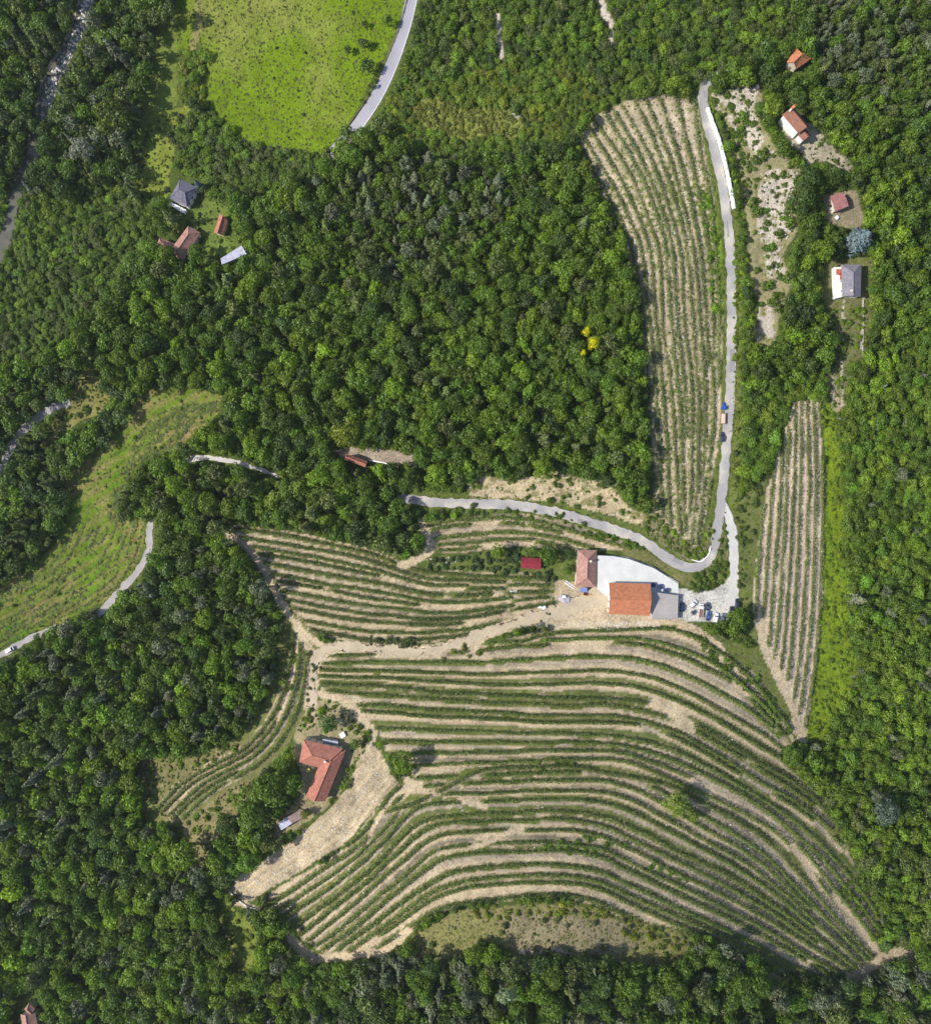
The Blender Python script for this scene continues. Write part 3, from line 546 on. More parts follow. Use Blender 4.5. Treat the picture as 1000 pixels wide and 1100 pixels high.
# polygon, spacing, [(kind, tint, weight)], words for the label
ZONES = [
 ('thicket', [(-60,205),(60,205),(110,195),(165,215),(165,255),(150,275),(130,300),(100,335),(50,375),(-60,430)], 5.6, [('b',T_OLI,1),('b',T_MID,3),('b',T_LIT,2)], 'in the dense thicket by the river'),
 ('thicket', [(222,112),(240,128),(262,150),(300,158),(345,165),(330,185),(290,210),(250,205),(235,215),(215,195),(190,185),(188,150),(205,125)], 6.4, [('b',T_OLI,1),('b',T_MID,3),('b',T_LIT,1)], 'in the thicket under the bright meadow'),
 ('scrub', [(180,55),(222,55),(222,112),(190,110),(178,85)], 6.5, [('b',T_LIT,3),('b',T_YEL,1)], 'in the light scrub left of the bright meadow'),
 ('riverwood', [(-60,-60),(190,-60),(185,110),(150,200),(60,205),(-60,205)], 11.5, [('b',T_DARK,3),('b',T_MID,3),('p',T_OLI,1),('p',T_GREY,1.0)], 'in the wood along the river'),
 ('rightwood', [(880,400),(1060,330),(1060,860),(880,830),(868,800),(905,745),(915,700),(905,560)], 8.2, [('b',T_MID,2),('b',T_LIT,5),('b',T_BRIGHT,2),('p',T_GREY,.25)], 'in the bright green wood right of the narrow vineyard'),
 ('lowright', [(836,812),(880,830),(1060,860),(1060,1040),(960,1025),(930,950),(885,862)], 9.5, [('b',T_MID,4),('b',T_LIT,3),('b',T_OLI,1),('p',T_GREY,.5)], 'in the wood right of the big terraced slope'),
 ('youngwood', [(425,92),(560,70),(625,62),(640,112),(600,150),(540,165),(450,165),(405,125)], 6.0, [('b',T_LIT,4),('b',T_YEL,2),('b',T_MID,2)], 'in the pale young wood above the middle wood'),
 ('topwood', [(425,-60),(860,-60),(850,40),(765,78),(640,112),(600,160),(450,165),(405,120)], 7.2, [('b',T_MID,4),('b',T_LIT,3),('b',T_DARK,.8),('b',T_OLI,1)], 'in the fine-grained wood right of the wider road'),
 ('topright', [(860,-60),(1060,-60),(1060,140),(900,110),(870,40)], 9, [('p',T_GREY,2),('p',T_OLI,2),('b',T_MID,3)], 'in the grey-green wood in the top right corner'),
 ('chapelwood', [(765,78),(870,40),(900,110),(1060,140),(1060,330),(880,400),(800,430),(785,300),(785,180)], 10.5, [('b',T_DARK,2),('b',T_MID,5),('b',T_LIT,2)], 'in the wood around the chapel'),
 ('roadside', [(788,300),(900,330),(890,440),(850,430),(818,540),(800,620),(785,560)], 8.5, [('b',T_MID,2),('b',T_LIT,4),('b',T_BRIGHT,4)], 'in the bushy strip right of the asphalt road'),
 ('greywood', [(340,175),(520,165),(560,200),(520,275),(430,300),(345,270)], 10, [('p',T_GREY,2),('p',T_OLI,2),('b',T_MID,4)], 'in the grey-green part of the middle wood'),
 ('bottom', [(330,1022),(480,1030),(640,1028),(750,1005),(830,1040),(1060,1035),(1060,1160),(330,1160)], 13, [('p',T_GREY,3.5),('p',T_OLI,1),('b',T_MID,4),('b',T_DARK,1.5),('b',T_BRIGHT,.6)], 'in the pine wood along the bottom edge'),
 ('lowleft', [(-60,690),(160,560),(240,570),(340,700),(320,780),(170,870),(240,960),(330,1030),(330,1160),(-60,1160)], 11.2, [('b',T_DARK,1.6),('b',T_MID,4.4),('b',T_LIT,2),('b',T_BRIGHT,.7),('p',T_GREY,1.2),('p',T_OLI,.8)], 'in the large wood at the lower left'),
 ('roadwood', [(160,480),(450,505),(450,610),(240,570),(160,560)], 12, [('b',T_DARK,1.5),('b',T_MID,4),('b',T_LIT,1.5),('p',T_OLI,1)], 'in the wood above the left-hand vine plot'),
 ('leftwood', [(-60,400),(160,420),(150,480),(80,580),(-60,660)], 10.5, [('b',T_DARK,2),('b',T_MID,3),('p',T_OLI,1)], 'around the lanes at the left edge'),
 ('midwood', [(-100,-100),(1100,-100),(1100,1200),(-100,1200)], 11.8, [('b',T_DARK,1.1),('b',T_MID,4.6),('b',T_LIT,2.0),('p',T_OLI,.8)], 'in the dark wood between the bright meadow and the upper vineyard'),
]
zone_ras = np.full((RH, RW), len(ZONES)-1, int)
for zi in range(len(ZONES)-2, -1, -1):
    s = box(ZONES[zi][1], 2); m = inpoly(ru[s], rv[s], ZONES[zi][1]); zone_ras[s][m] = zi
SINGLE = [  # own-label trees: px, py, radius px, mesh kit, tint, label
 (433,820,13.5,'big',T_LIT,'round dense green tree at the top of the pale straw field'),
 (727,865,15,'big',(.22,.29,.035),'pale yellow-green tree standing alone in the big terraced slope'),
 (745,876,6,'b',T_LIT,'small tree close to the pale tree in the terraces'),
 (373,466,17,'big',T_YEL,'large yellow-green round tree above the clearing of the woodland house'),
 (353,777,11,'big',(.075,.16,.02),'round bright green tree in the garden above the L-shaped house'),
 (589,597,11,'big',T_MID,'dense green tree between red shed and hipped pink house'),
 (572,592,6.5,'b',T_MID,'small tree directly above the red shed'),
 (535,592,8,'b',T_LIT,'small bushy tree in the garden left of the red shed'),
 (288,848,20,'big',T_MID,'largest leafy tree left of the L-shaped house'),
 (270,874,18,'big',T_MID,'leafy tree just below the largest tree by the L-shaped house'),
 (243,885,12,'big',T_DARK,'dark leafy tree at the left of the group by the L-shaped house'),
 (196,918,18,'big',T_LIT,'round sunlit tree below the foot of the curved vine strip'),
 (793,664,12,'big',T_MID,'tree overhanging the parked cars in the farm yard'),
 (786,678,8,'b',T_LIT,'small tree below the parked cars of the farm yard'),
 (120,126,20,'big',(.11,.15,.015),'yellow-green broad tree in the wood east of the river'),
 (89,160,14,'big',T_PALE,'whitish grey tree beside the river'),
 (868,190,15,'big',T_DARK,'dark tree just below the chapel path'),
 (862,212,16,'big',T_DARK,'dark tree left of the small rose-roofed house'),
 (905,118,11,'big',T_LIT,'bright tree right of the chapel, nearest to its roof'),
 (885,268,13,'big',T_LIT,'bright green tree left of the blue spruce'),
 (951,872,15,'big',T_BLUE,'blue-grey tree in the wood right of the terraces'),
 (212,272,11,'big',T_MID,'round tree pressed against the pink roof of the valley house'),
 (143,770,16,'big',T_MID,'broad tree in the middle of the lower left wood'),
 (395,71,8,'b',T_DARK,'dark bush on the bright meadow beside the wider road, largest of its kind'),
 (390,46,6,'b',T_DARK,'dark bush on the bright meadow, upper of the two by the wider road'),
 (374,53,4.5,'b',T_DARK,'small dark bush on the bright meadow left of the road bushes'),
 (392,26,4,'b',T_DARK,'small dark bush near the top of the bright meadow'),
 (416,23,6,'b',T_MID,'bush touching the upper left edge of the wider road'),
 (208,112,8,'b',T_DARK,'dark tree at the lower left corner of the bright meadow'),
 (305,822,8,'b',T_MID,'small tree at the west gable of the L-shaped house'),
 (382,799,6,'b',T_MID,'small dark tree at the upper right corner of the L-shaped house'),
 (328,876,5.5,'b',T_YEL,'yellowish bush between L-shaped house and long low shed'),
 (275,912,9,'b',T_LIT,'bright bush on the left edge of the straw field'),
 (248,917,9,'b',T_MID,'bush left of the straw field, next to the bright one'),
 (612,597,6.5,'b',T_DARK,'dark tree touching the upper left corner of the pink hipped farmhouse'),
 (610,612,6,'b',T_MID,'small tree at the left wall of the pink hipped farmhouse'),
]
SINGLE = [s for s in SINGLE if s[2] > 0]
cells = {}; CS = 14
def near_ok(u, v, r, f):
    a, b = int(u//CS), int(v//CS)
    for i in (-2, -1, 0, 1, 2):
        for j in (-2, -1, 0, 1, 2):
            for (x, y, q) in cells.get((a+i, b+j), ()):
                if (x-u)**2+(y-v)**2 < (f*(r+q))**2: return False
    return True
def put(u, v, r): cells.setdefault((int(u//CS), int(v//CS)), []).append((u, v, r))
for s in SINGLE: put(s[0], s[1], s[2])
put(920, 258, 20); put(215, 199, 8); put(633,366,13)
FOREST = []
rr = random.Random(3); nrm = rr.gauss
for gen, (natt, lo, hi, f) in enumerate(((9000, 1.3, 1.75, .74), (16000, 1.05, 1.4, .72), (26000, .8, 1.05, .68), (60000, .5, .8, .60), (90000, .36, .55, .50))):
    U = rng.uniform(-70, 1070, natt); V_ = rng.uniform(-70, 1170, natt); Zi = ras(zone_ras, U, V_)
    okm = ~ras(open_, U, V_)
    rad = np.array([ZONES[z][2] for z in Zi])*.55*rng.uniform(lo, hi, natt)
    for a in range(8):
        okm &= ~ras(open_, U+.62*rad*math.cos(a*.785), V_+.62*rad*math.sin(a*.785))
    for i in np.where(okm)[0]:
        u, v, r, z = U[i], V_[i], rad[i], int(Zi[i])
        if not near_ok(u, v, r, f): continue
        put(u, v, r)
        zn = ZONES[z]
        pn = float(N3(np.float64(u/45.), np.float64(v/45.), 2)); wts = [w*(1.0+(2.2*pn if j == 0 else -1.2*pn if j == 2 else 0)) for j, (_, _, w) in enumerate(zn[3])]
        wts = [max(.05, w) for w in wts]
        k, t, _ = rr.choices(zn[3], wts)[0]
        FOREST.append((u, v, r, z, k, t))
print('FOREST', len(FOREST))

ZHT = {'youngwood': .6, 'riverwood': .85, 'thicket': .6, 'scrub': .6, 'roadside': .6, 'rightwood': .7, 'topwood': .75, 'leftwood': .75, 'lowright': .8}
def tint_var(t, s=.16):
    b = math.exp(rr.gauss(0, s)); return tuple(max(.003, c*b*math.exp(rr.gauss(0, .035))) for c in t)
TWORD = {T_DARK: 'dark green', T_MID: 'mid-green', T_LIT: 'light green', T_YEL: 'yellow-green', T_OLI: 'olive green', T_GREY: 'grey-green', T_BRIGHT: 'vivid green'}
def tree(name, label, cat, group, u, v, rpx, crown, trunk, tint, zs, sx=1., part='crown', tpart='trunk', sp=1.0):
    hh = 1.9*rpx*.42*zs*sp
    x, y, z = W(u, v, hh*.85); z = float(hgt(x, y)); r = rpx*K*(H-z-hh)
    o = empty(name, (float(x), float(y), z-.1), rr.uniform(0, 6.28), label, cat, group); o.scale = (r*sx, r/sx, r*zs)
    c = link(bpy.data.objects.new(part, crown), o); c['tint'] = tint
    link(bpy.data.objects.new(tpart, trunk), o)
    return o
for (u, v, r, kit, t, lab) in SINGLE:
    nm = 'shrub' if ('bush' in lab and 'bushy' not in lab) else 'broadleaf_tree'
    tree(nm, lab, 'shrub' if nm == 'shrub' else 'tree', None, u, v, r, rr.choice(BIGB if kit == 'big' else BROAD), rr.choice(TRB), t, .75 if 'terraced' in lab else 1.05)
# conifers with a look of their own
x, y, z = W(917, 262)
o = empty('blue_spruce', (float(x), float(y), float(z)-.1), .4, 'large silvery blue spruce between the rose-roofed and grey-roofed houses', 'tree'); o.scale = (6.2, 6.2, 5.6); c = link(bpy.data.objects.new('crown', BLUE), o); c['tint'] = (.15,.21,.225); link(bpy.data.objects.new('trunk', TRC), o)
x, y, z = W(217, 203)
o = empty('blue_spruce', (float(x), float(y), float(z)-.1), .9, 'slim pale blue spruce beside the slate-roofed valley house', 'tree'); o.scale = (2.6, 2.6, 4.2); c = link(bpy.data.objects.new('crown', BLUE), o); c['tint'] = (.13,.18,.19); link(bpy.data.objects.new('trunk', TRC), o)
for (u, v, r, l) in ((630,357,5,'upper yellow flowering shrub in the middle wood'), (637,369,6.5,'larger lower yellow flowering shrub in the middle wood'), (626,380,4,'lowest and smallest yellow flowering shrub in the middle wood')):
    tree('flowering_shrub', l, 'shrub', None, u, v, r, BROAD[2], TRB[0], (.60,.56,.006), 2.6)

# the biggest trees become things, the others one mass of each kind
vis = lambda q: 4 < q[0] < 996 and 4 < q[1] < 1096
def kindsort(k): return sorted([q for q in FOREST if q[4] == k and vis(q)], key=lambda q: -q[2])
ids = set()
for k, lim in (('b', 255), ('p', 290)):
    for q in kindsort(k)[:lim]:
        ids.add(id(q)); zn = ZONES[q[3]]
        if k == 'b':
            tree('broadleaf_tree', TWORD[q[5]]+' leafy tree '+zn[4], 'tree', TWORD[q[5]]+' leafy trees '+zn[4], q[0], q[1], q[2]*1.12, rr.choice(BROAD if q[2] < 7.5 else BIGB), rr.choice(TRB), tint_var(q[5]), rr.uniform(.85, 1.25)*ZHT.get(zn[0], 1), rr.uniform(.82, 1.2))
        else:
            con = rr.random() < .3
            tree('pine_tree', TWORD[q[5]]+' pine tree '+zn[4], 'tree', TWORD[q[5]]+' pine trees '+zn[4], q[0], q[1], q[2]*1.08, rr.choice(CONI if con else PINE), TRC, tint_var(q[5]), rr.uniform(1.0, 1.35), 1.)
REST = {k: [q for q in FOREST if q[4] == k and id(q) not in ids] for k in 'bp'}

# scrub: low bushes over rough ground
SCRUB = [(HAIR, 50, T_LIT), (HAIR2, 75, T_MID), (BANK, 34, T_MID), (STRIP, 230, (.17,.26,.014)), (GARDEN, 110, (.07,.115,.03)), (LYARD, 45, T_LIT), (CLEAR, 30, T_LIT), (CLEAR2, 45, T_LIT), (LOWGRASS, 25, T_YEL), (HYARD10, 40, T_LIT), (CHYARD, 6, T_MID),
         (LEFTM, 45, T_LIT), (LEFTM2, 25, T_MID), ([(500,972),(560,966),(640,968),(655,985),(600,985),(520,992)], 55, T_YEL), (HILLTOP, 45, T_OLI), ([(640,975),(690,990),(740,1012),(725,1035),(690,1020)], 45, T_YEL), (MEADOW, 26, (.07,.10,.02)), (LAWN, 10, T_MID),
         ([(785,95),(800,140),(812,190),(808,260),(790,260),(786,200),(770,140),(762,105)], 95, T_MID), ([(800,260),(812,330),(806,400),(790,420),(788,330),(789,260)], 95, T_LIT), ([(792,420),(840,420),(840,470),(815,540),(803,640),(812,660),(800,690),(792,640),(786,560)], 130, (.10,.14,.02)),
         (SCREE[0], 12, T_MID), (SCREE[1], 22, T_MID), (SLOPE, 62, T_MID), ([(730,675),(770,692),(812,726),(846,775),(850,792),(835,792),(800,745),(760,705)], 75, T_MID), ([(770,665),(800,672),(812,700),(795,700)], 25, T_MID), ([(500,540),(600,552),(690,588),(640,580),(560,556),(470,553)], 60, T_MID), ([(752,200),(768,215),(777,290),(778,345),(765,330),(758,280)], 60, (.16,.27,.014)),
         (GAPS[2], 190, (.19,.21,.03)), (MEADOW2, 18, T_OLI), ([(930,940),(944,972),(962,1018),(945,1020),(915,985),(895,945)], 60, T_LIT), ([(575,908),(640,896),(680,908),(650,915),(600,918)], 30, T_BRIGHT), ([(700,920),(745,945),(730,950),(695,932)], 16, T_BRIGHT), ([(500,688),(540,690),(520,702),(470,712)], 8, T_YEL), ([(565,820),(620,815),(620,822),(565,828)], 7, T_MID),
         ([(395,684),(462,688),(462,694),(395,692)], 24, T_DARK), ([(610,645),(652,655),(652,664),(600,664)], 10, T_OLI), ([(330,700),(345,700),(345,760),(330,760)], 10, T_OLI), ([(300,690),(322,690),(318,740),(300,770)], 25, T_LIT)]
SC_LABEL = {0: ('in the hairpin bend', 'shrubs in the hairpin bend'), 9: ('in the grey-roofed house garden', 'shrubs in the grey-roofed house garden'), 4: ('in the garden around the red shed', 'shrubs around the red shed'), 5: ('around the L-shaped house', 'shrubs around the L-shaped house'), 14: ('on the brown hilltop meadow', 'shrubs on the brown hilltop meadow')}
RESTS = []; nshrub = 0; cand = []
for si, (poly, n, t) in enumerate(SCRUB):
    P = np.array(poly); a = P.min(0); b = P.max(0); got = 0
    for _ in range(n*12):
        u, v = rr.uniform(a[0], b[0]), rr.uniform(a[1], b[1])
        if not bool(inpoly(np.array([u]), np.array([v]), poly)[0]) or bool(ras(keepm, u, v)): continue
        if 617 < u < 644 and 588 < v < 634 or 557 < u < 584 and 596 < v < 614: continue
        if any(inpoly(np.array([u]), np.array([v]), q)[0] for q in (APRON, CYARD)): continue
        r = rr.uniform(1.2, 3.4)*(2.0 if poly is SLOPE and rr.random() < .6 else 1)*(1.25 if rr.random() < .2 else 1)*(.62 if si in (16, 11) else .8 if si == 3 else 1)
        if rr.random() < .5 and not near_ok(u, v, r, .5): continue
        cand.append((u, v, r, si, t)); got += 1
        if got >= n: break
FLAT = []
# grass ridges that follow the contours of the green meadow on the left
LG = [[(232,432),(185,440),(160,455),(138,490),(124,525),(117,560)], [(232,440),(210,452),(188,478),(168,500),(152,540),(146,566)]], [[(75,560),(60,590),(30,620),(-20,650)], [(154,570),(142,604),(120,634),(70,662),(30,683),(-20,705)]]
for g0, g1 in LG:
    a_, b_ = resample(g0, n=120), resample(g1, n=120)
    for k in range(11):
        f = (k+rr.uniform(-.2, .2))/10
        for q in range(260):
            i = rr.randrange(120); p = a_[i]*(1-f)+b_[i]*f
            if N1.one(np.float64(p[0]/14+k*3), np.float64(p[1]/14)) < -.18: continue
            u, v = p[0]+rr.gauss(0, .9), p[1]+rr.gauss(0, .9)
            if inpoly(np.array([u]), np.array([v]), LEFTM)[0]: FLAT.append((u, v, rr.uniform(.7, 1.7), 11, rr.choice((T_LIT, T_YEL, (.14,.17,.03), T_OLI))))
def rand_in(poly, n):
    P = np.array(poly); a = P.min(0); b = P.max(0); u = rng.uniform(a[0], b[0], n*6); v = rng.uniform(a[1], b[1], n*6); m = inpoly(u, v, poly) & ~ras(keepm, u, v)
    for q in (APRON, CYARD): m &= ~inpoly(u, v, q)
    return np.c_[u[m], v[m]][:n]
TUFT = [(VA, 1500, (T_OLI, (.13,.17,.05), (.10,.15,.03), (.2,.2,.09))), (STRIP, 1500, ((.19,.28,.014), (.22,.27,.016), (.15,.24,.014))), (HILLTOP, 1500, (T_OLI, T_YEL, (.24,.21,.10), (.2,.18,.08))), (LEFTM, 1500, (T_LIT, T_YEL, T_OLI)), (LEFTM2, 160, (T_OLI, T_YEL)), (CLEAR, 160, (T_OLI, T_YEL)), (CLEAR2, 180, (T_OLI, T_YEL)), (HYARD10, 160, (T_OLI, T_LIT)), (CHYARD, 50, (T_OLI,)),
        (BANK, 130, (T_OLI, T_MID, (.25,.2,.1))), (HAIR, 220, (T_LIT, T_OLI)), (HAIR2, 260, (T_LIT, T_OLI, (.24,.2,.1))), (SCREE[0], 60, (T_OLI, T_MID)), (SCREE[1], 110, (T_OLI, T_MID)), (GARDEN, 260, (T_MID, T_LIT, T_OLI)), (LYARD, 150, (T_OLI, T_LIT)), (MEADOW2, 160, (T_OLI, T_YEL)), (LAWN, 120, (T_LIT, T_OLI)), (FARM, 30, (T_OLI,)), (LOWGRASS, 60, (T_YEL, T_LIT)),
        (MEADOW, 3200, ((.12,.16,.012), (.15,.18,.015), (.19,.18,.05), (.09,.13,.02))), ([(788,545),(818,515),(815,580),(808,660),(818,705),(850,770),(846,790),(800,735),(775,690),(800,680),(792,640)], 420, (T_LIT, T_OLI, T_YEL)), ([(788,300),(797,300),(796,430),(793,545),(786,545)], 160, (T_LIT, T_YEL)), (GAPS[2], 200, (T_YEL, (.24,.22,.06)))]
for poly, n, ts in TUFT:
    FL = len(ts) > 2
    for u, v in rand_in(poly, n): (FLAT if FL else cand).append((u, v, rr.uniform(.5, 1.5), 11, rr.choice(ts)))
for ln, wd in ((ROAD, 5.6), (LOWROAD, 4.6), (LEFTROAD, 5)):
    for p, t_ in zip(resample(ln, step=1.5), np.gradient(resample(ln, step=1.5), axis=0)):
        t_ = t_/np.linalg.norm(t_)
        for sd in (-1, 1):
            if rr.random() < .55: o_ = wd+abs(rr.gauss(0, 1.6)); cand.append((p[0]-t_[1]*sd*o_, p[1]+t_[0]*sd*o_, rr.uniform(.4, 1.1), 11, rr.choice((T_LIT, T_OLI, T_YEL))))
cand.sort(key=lambda q: -q[2])
for q in cand:
    u, v, r, si, t = q
    if si in SC_LABEL and nshrub < 200 and r > 1.9:
        lab, grp = SC_LABEL[si]; nshrub += 1
        tree('shrub', 'low green shrub '+lab, 'shrub', grp, u, v, r, rr.choice(BUSH), TRS, tint_var(t, .25), rr.uniform(.8, 1.1), 1., 'foliage', 'stem', .3)
    else: RESTS.append(q)

# geometry-node scatter for the masses
def scatter(name, label, meshes, items):
    cl = bpy.data.collections.new(name+'_kinds')
    for i, me in enumerate(meshes):
        p = bpy.data.objects.new('%s_kind_%s' % (name, 'abcdefghijklmnop'[i]), me); cl.objects.link(p)
    n = len(items); me = bpy.data.meshes.new(name); me.vertices.add(n)
    me.vertices.foreach_set('co', np.array([i[0] for i in items], np.float32).ravel())
    for an, typ, key, j in (('rot', 'FLOAT_VECTOR', 'vector', 1), ('scl', 'FLOAT_VECTOR', 'vector', 2), ('tint', 'FLOAT_VECTOR', 'vector', 3), ('pick', 'INT', 'value', 4)):
        a = me.attributes.new(an, typ, 'POINT'); a.data.foreach_set(key, np.array([i[j] for i in items], np.int32 if typ == 'INT' else np.float32).ravel())
    o = link(bpy.data.objects.new(name, me)); o['kind'] = 'stuff'; o['label'] = label
    g = bpy.data.node_groups.new(name, 'GeometryNodeTree'); g.interface.new_socket('Geometry', in_out='INPUT', socket_type='NodeSocketGeometry'); g.interface.new_socket('Geometry', in_out='OUTPUT', socket_type='NodeSocketGeometry')
    gi = g.nodes.new('NodeGroupInput'); go = g.nodes.new('NodeGroupOutput'); ip = g.nodes.new('GeometryNodeInstanceOnPoints'); ci = g.nodes.new('GeometryNodeCollectionInfo')
    ci.inputs[0].default_value = cl; ci.inputs[1].default_value = True; ci.inputs[2].default_value = True
    def na(nm, typ):
        k = g.nodes.new('GeometryNodeInputNamedAttribute'); k.data_type = typ; k.inputs[0].default_value = nm; return k.outputs[0]
    g.links.new(gi.outputs[0], ip.inputs['Points']); g.links.new(ci.outputs[0], ip.inputs['Instance']); ip.inputs['Pick Instance'].default_value = True
    g.links.new(na('pick', 'INT'), ip.inputs['Instance Index'])
    e = g.nodes.new('FunctionNodeEulerToRotation'); g.links.new(na('rot', 'FLOAT_VECTOR'), e.inputs[0]); g.links.new(e.outputs[0], ip.inputs['Rotation'])
    g.links.new(na('scl', 'FLOAT_VECTOR'), ip.inputs['Scale']); g.links.new(ip.outputs[0], go.inputs[0])
    md = o.modifiers.new('scatter', 'NODES'); md.node_group = g
    return o
def items_of(Q, kits, zr, sp, grow=1.1):
    out = []
    u = np.array([q[0] for q in Q]); v = np.array([q[1] for q in Q]); r = np.array([q[2] for q in Q])*grow
    zs = np.array([rr.uniform(*zr)*(ZHT.get(ZONES[q[3]][0], 1) if len(q) == 6 else 1) for q in Q]); hh = 1.9*r*.42*zs*sp
    x, y, z = W(u, v, hh*.85); z = hgt(x, y)
    for i, q in enumerate(Q):
        s = r[i]*K*(H-z[i]); t = q[5] if len(q) == 6 else q[4]; st = rr.uniform(.8, 1.25)
        out.append(((x[i], y[i], z[i]-.1), (0, 0, rr.uniform(0, 6.28)), (s*st, s/st, s*zs[i]), tint_var(t, .2), rr.randrange(len(kits))))
    return out
scatter('woodland', 'closed canopy of broadleaf woodland covering the hillsides', BROAD, items_of(REST['b'], BROAD, (.8, 1.2), 1))
if REST['p']: scatter('pine_wood', 'remaining grey-green pines spread through the woods', PINE+CONI, items_of(REST['p'], PINE+CONI, (1.2, 1.5), 1))
scatter('scrub', 'low green scrub and tufts over rough ground', BUSH, items_of(RESTS, BUSH, (.6, 1.0), .3, 1.0))
scatter('grass_tufts', 'grass tufts and weeds over meadows and verges', BUSH, items_of(FLAT, BUSH, (.2, .45), .3, 1.0))
# stones on the river bed and the straw field
ROCKS = []
def rock(seed):
    bm = bmesh.new(); bmesh.ops.create_icosphere(bm, subdivisions=2, radius=1); g = random.Random(seed)
    off = [Vector((g.uniform(-1, 1), g.uniform(-1, 1), g.uniform(-1, 1))).normalized() for _ in range(7)]
    for v in bm.verts:
        k = 1
        for d in off: k = min(k, .75/max(.2, v.co.normalized().dot(d)) if v.co.dot(d) > .6 else k)
        v.co = v.co*k; v.co.z *= .6
    me = bpy.data.meshes.new('rock'); bm.to_mesh(me); bm.free(); me.materials.append(MT['stone']); return me
RK = [rock(i) for i in range(4)]
it = []
Rv = resample(RIVER, step=.5)
for _ in range(650):
    p = Rv[rr.randrange(len(Rv))]
    if not (-20 < p[1] < 130): continue
    o_ = rr.gauss(1.8, 3.2)
    ItX, ItY, ItZ = W(p[0]+o_, p[1]+o_*.3); s = rr.uniform(.25, .95)
    it.append(((ItX, ItY, float(hgt(ItX, ItY))+.15), (0, 0, rr.uniform(0, 6)), (s, s*rr.uniform(.6, 1), s), (.5, .5, .5), rr.randrange(4)))
scatter('river_stones', 'pale boulders and gravel along the river bed', RK, it)
it = []
P = np.array(STRAW)
SL = resample([(262,962),(320,925),(368,893),(392,860),(415,830)], step=1.)
for k in range(420):
    p = SL[rr.randrange(len(SL))]; lane = rr.choice((-26, -17, -9, -1, 6)); u, v = p[0]+lane*.62+rr.gauss(0, .8), p[1]+lane*.62+rr.gauss(0, .8)
    if rr.random() < .35: u += rr.uniform(-9, 9); v += rr.uniform(-9, 9)
    if not inpoly(np.array([u]), np.array([v]), STRAW)[0]: continue
    x, y, z = W(u, v); s = rr.uniform(.12, .42)
    it.append(((x, y, float(hgt(x, y))), (0, 0, rr.uniform(0, 6)), (s*1.3, s*rr.uniform(.6, 1), s), (.5, .5, .5), rr.randrange(4)))
for (poly, n) in ((SCREE[0], 90), (SCREE[1], 140), (BANK, 70), (FARM, 40), ([(455,600),(480,598),(495,604),(470,610)], 40), ([(640,668),(708,668),(712,676),(640,678)], 50), (VD, 60), (VF, 160), (VA, 520), (VB, 150)):
    a = np.array(poly).min(0); b = np.array(poly).max(0)
    for _ in range(n*2):
        u, v = rr.uniform(a[0], b[0]), rr.uniform(a[1], b[1])
        if not inpoly(np.array([u]), np.array([v]), poly)[0]: continue
        x, y, z = W(u, v); s = rr.uniform(.12, .5)
        it.append(((x, y, float(hgt(x, y))), (0, 0, rr.uniform(0, 6)), (s, s*rr.uniform(.6, 1), s*.8), (.5, .5, .5), rr.randrange(4)))
scatter('field_stones', 'pale loose stones lying over fields and bare slopes', RK, it)

# ------------------------------------------------------------------ vines
ORD = ['first','second','third','fourth','fifth','sixth','seventh','eighth','ninth','tenth','eleventh','twelfth','thirteenth','fourteenth','fifteenth','sixteenth','seventeenth','eighteenth','nineteenth','twentieth']
ORD += ['twenty-'+o for o in ORD[:9]]+['thirtieth']+['thirty-'+o for o in ORD[:9]]
for bi, (bn, rows, place, grp) in enumerate(BLOCKS):
    for ri, runs in enumerate(rows):
        Ps = []; Ns = []; rg = np.random.default_rng(1000*bi+ri)
        dens = {'A': 24, 'B': 26, 'C': 26, 'D': 30, 'E': 28, 'F': 32}[bn]; wid = {'A': .46, 'B': .44, 'C': .55, 'D': .48, 'E': .46, 'F': .45}[bn]*rg.uniform(.85, 1.2); hv = {'A': 1.4, 'B': 1.5, 'F': 2.1}.get(bn, 1.6)*rg.uniform(.9, 1.15)
        for r in runs:
            x, y, z = W(r[:, 0], r[:, 1]); L = np.r_[0, np.cumsum(np.hypot(np.diff(x), np.diff(y)))]; n = int(L[-1]*dens)
            s = rg.uniform(0, L[-1], n); px = np.interp(s, L, x); py = np.interp(s, L, y)
            tx = np.interp(s, L, np.gradient(x)); ty = np.interp(s, L, np.gradient(y)); q = np.hypot(tx, ty)+1e-9; tx /= q; ty /= q
            vig = (.86 if bn in 'CDEF' else .62)+.9*N1(s/9.+ri*7, np.full(n, ri*3.3+bi), 3)+.35*np.sin(s/1.05*6.283/1.3)*.25
            if bn in 'AB': vig -= .03
            keep = rg.uniform(0, 1, n) < np.clip(vig*1.5, .06, 1)
            off = rg.normal(0, wid, n)*np.clip(.6+vig*.6, .5, 1.2); hz = rg.uniform(.15, 1, n)**.7*hv*np.clip(.7+.5*vig, .5, 1.2)
            px = px-ty*off; py = py+tx*off
            pz = hgt(px, py)+hz*np.sqrt(np.clip(1-(off/(wid*2.6))**2, .05, 1))
            nn = np.c_[-ty*off, tx*off, np.full(n, .55)]
            Ps.append(np.c_[px, py, pz][keep]); Ns.append(nn[keep])
        P = np.vstack(Ps); 
        if len(P) < 30: continue
        me = quads_mesh('vine_row', cards(P, np.vstack(Ns), .27, rg, .5), len(P), MT['vine'])
        o = link(bpy.data.objects.new('vine_row', me)); base = {'A': (.110,.145,.040), 'B': (.110,.145,.036), 'D': (.098,.138,.030)}.get(bn, (.105,.150,.028)); o['tint'] = tint_var(base, .1)
        tag(o, ORD[ri]+' green vine row '+place, 'vine row', grp)

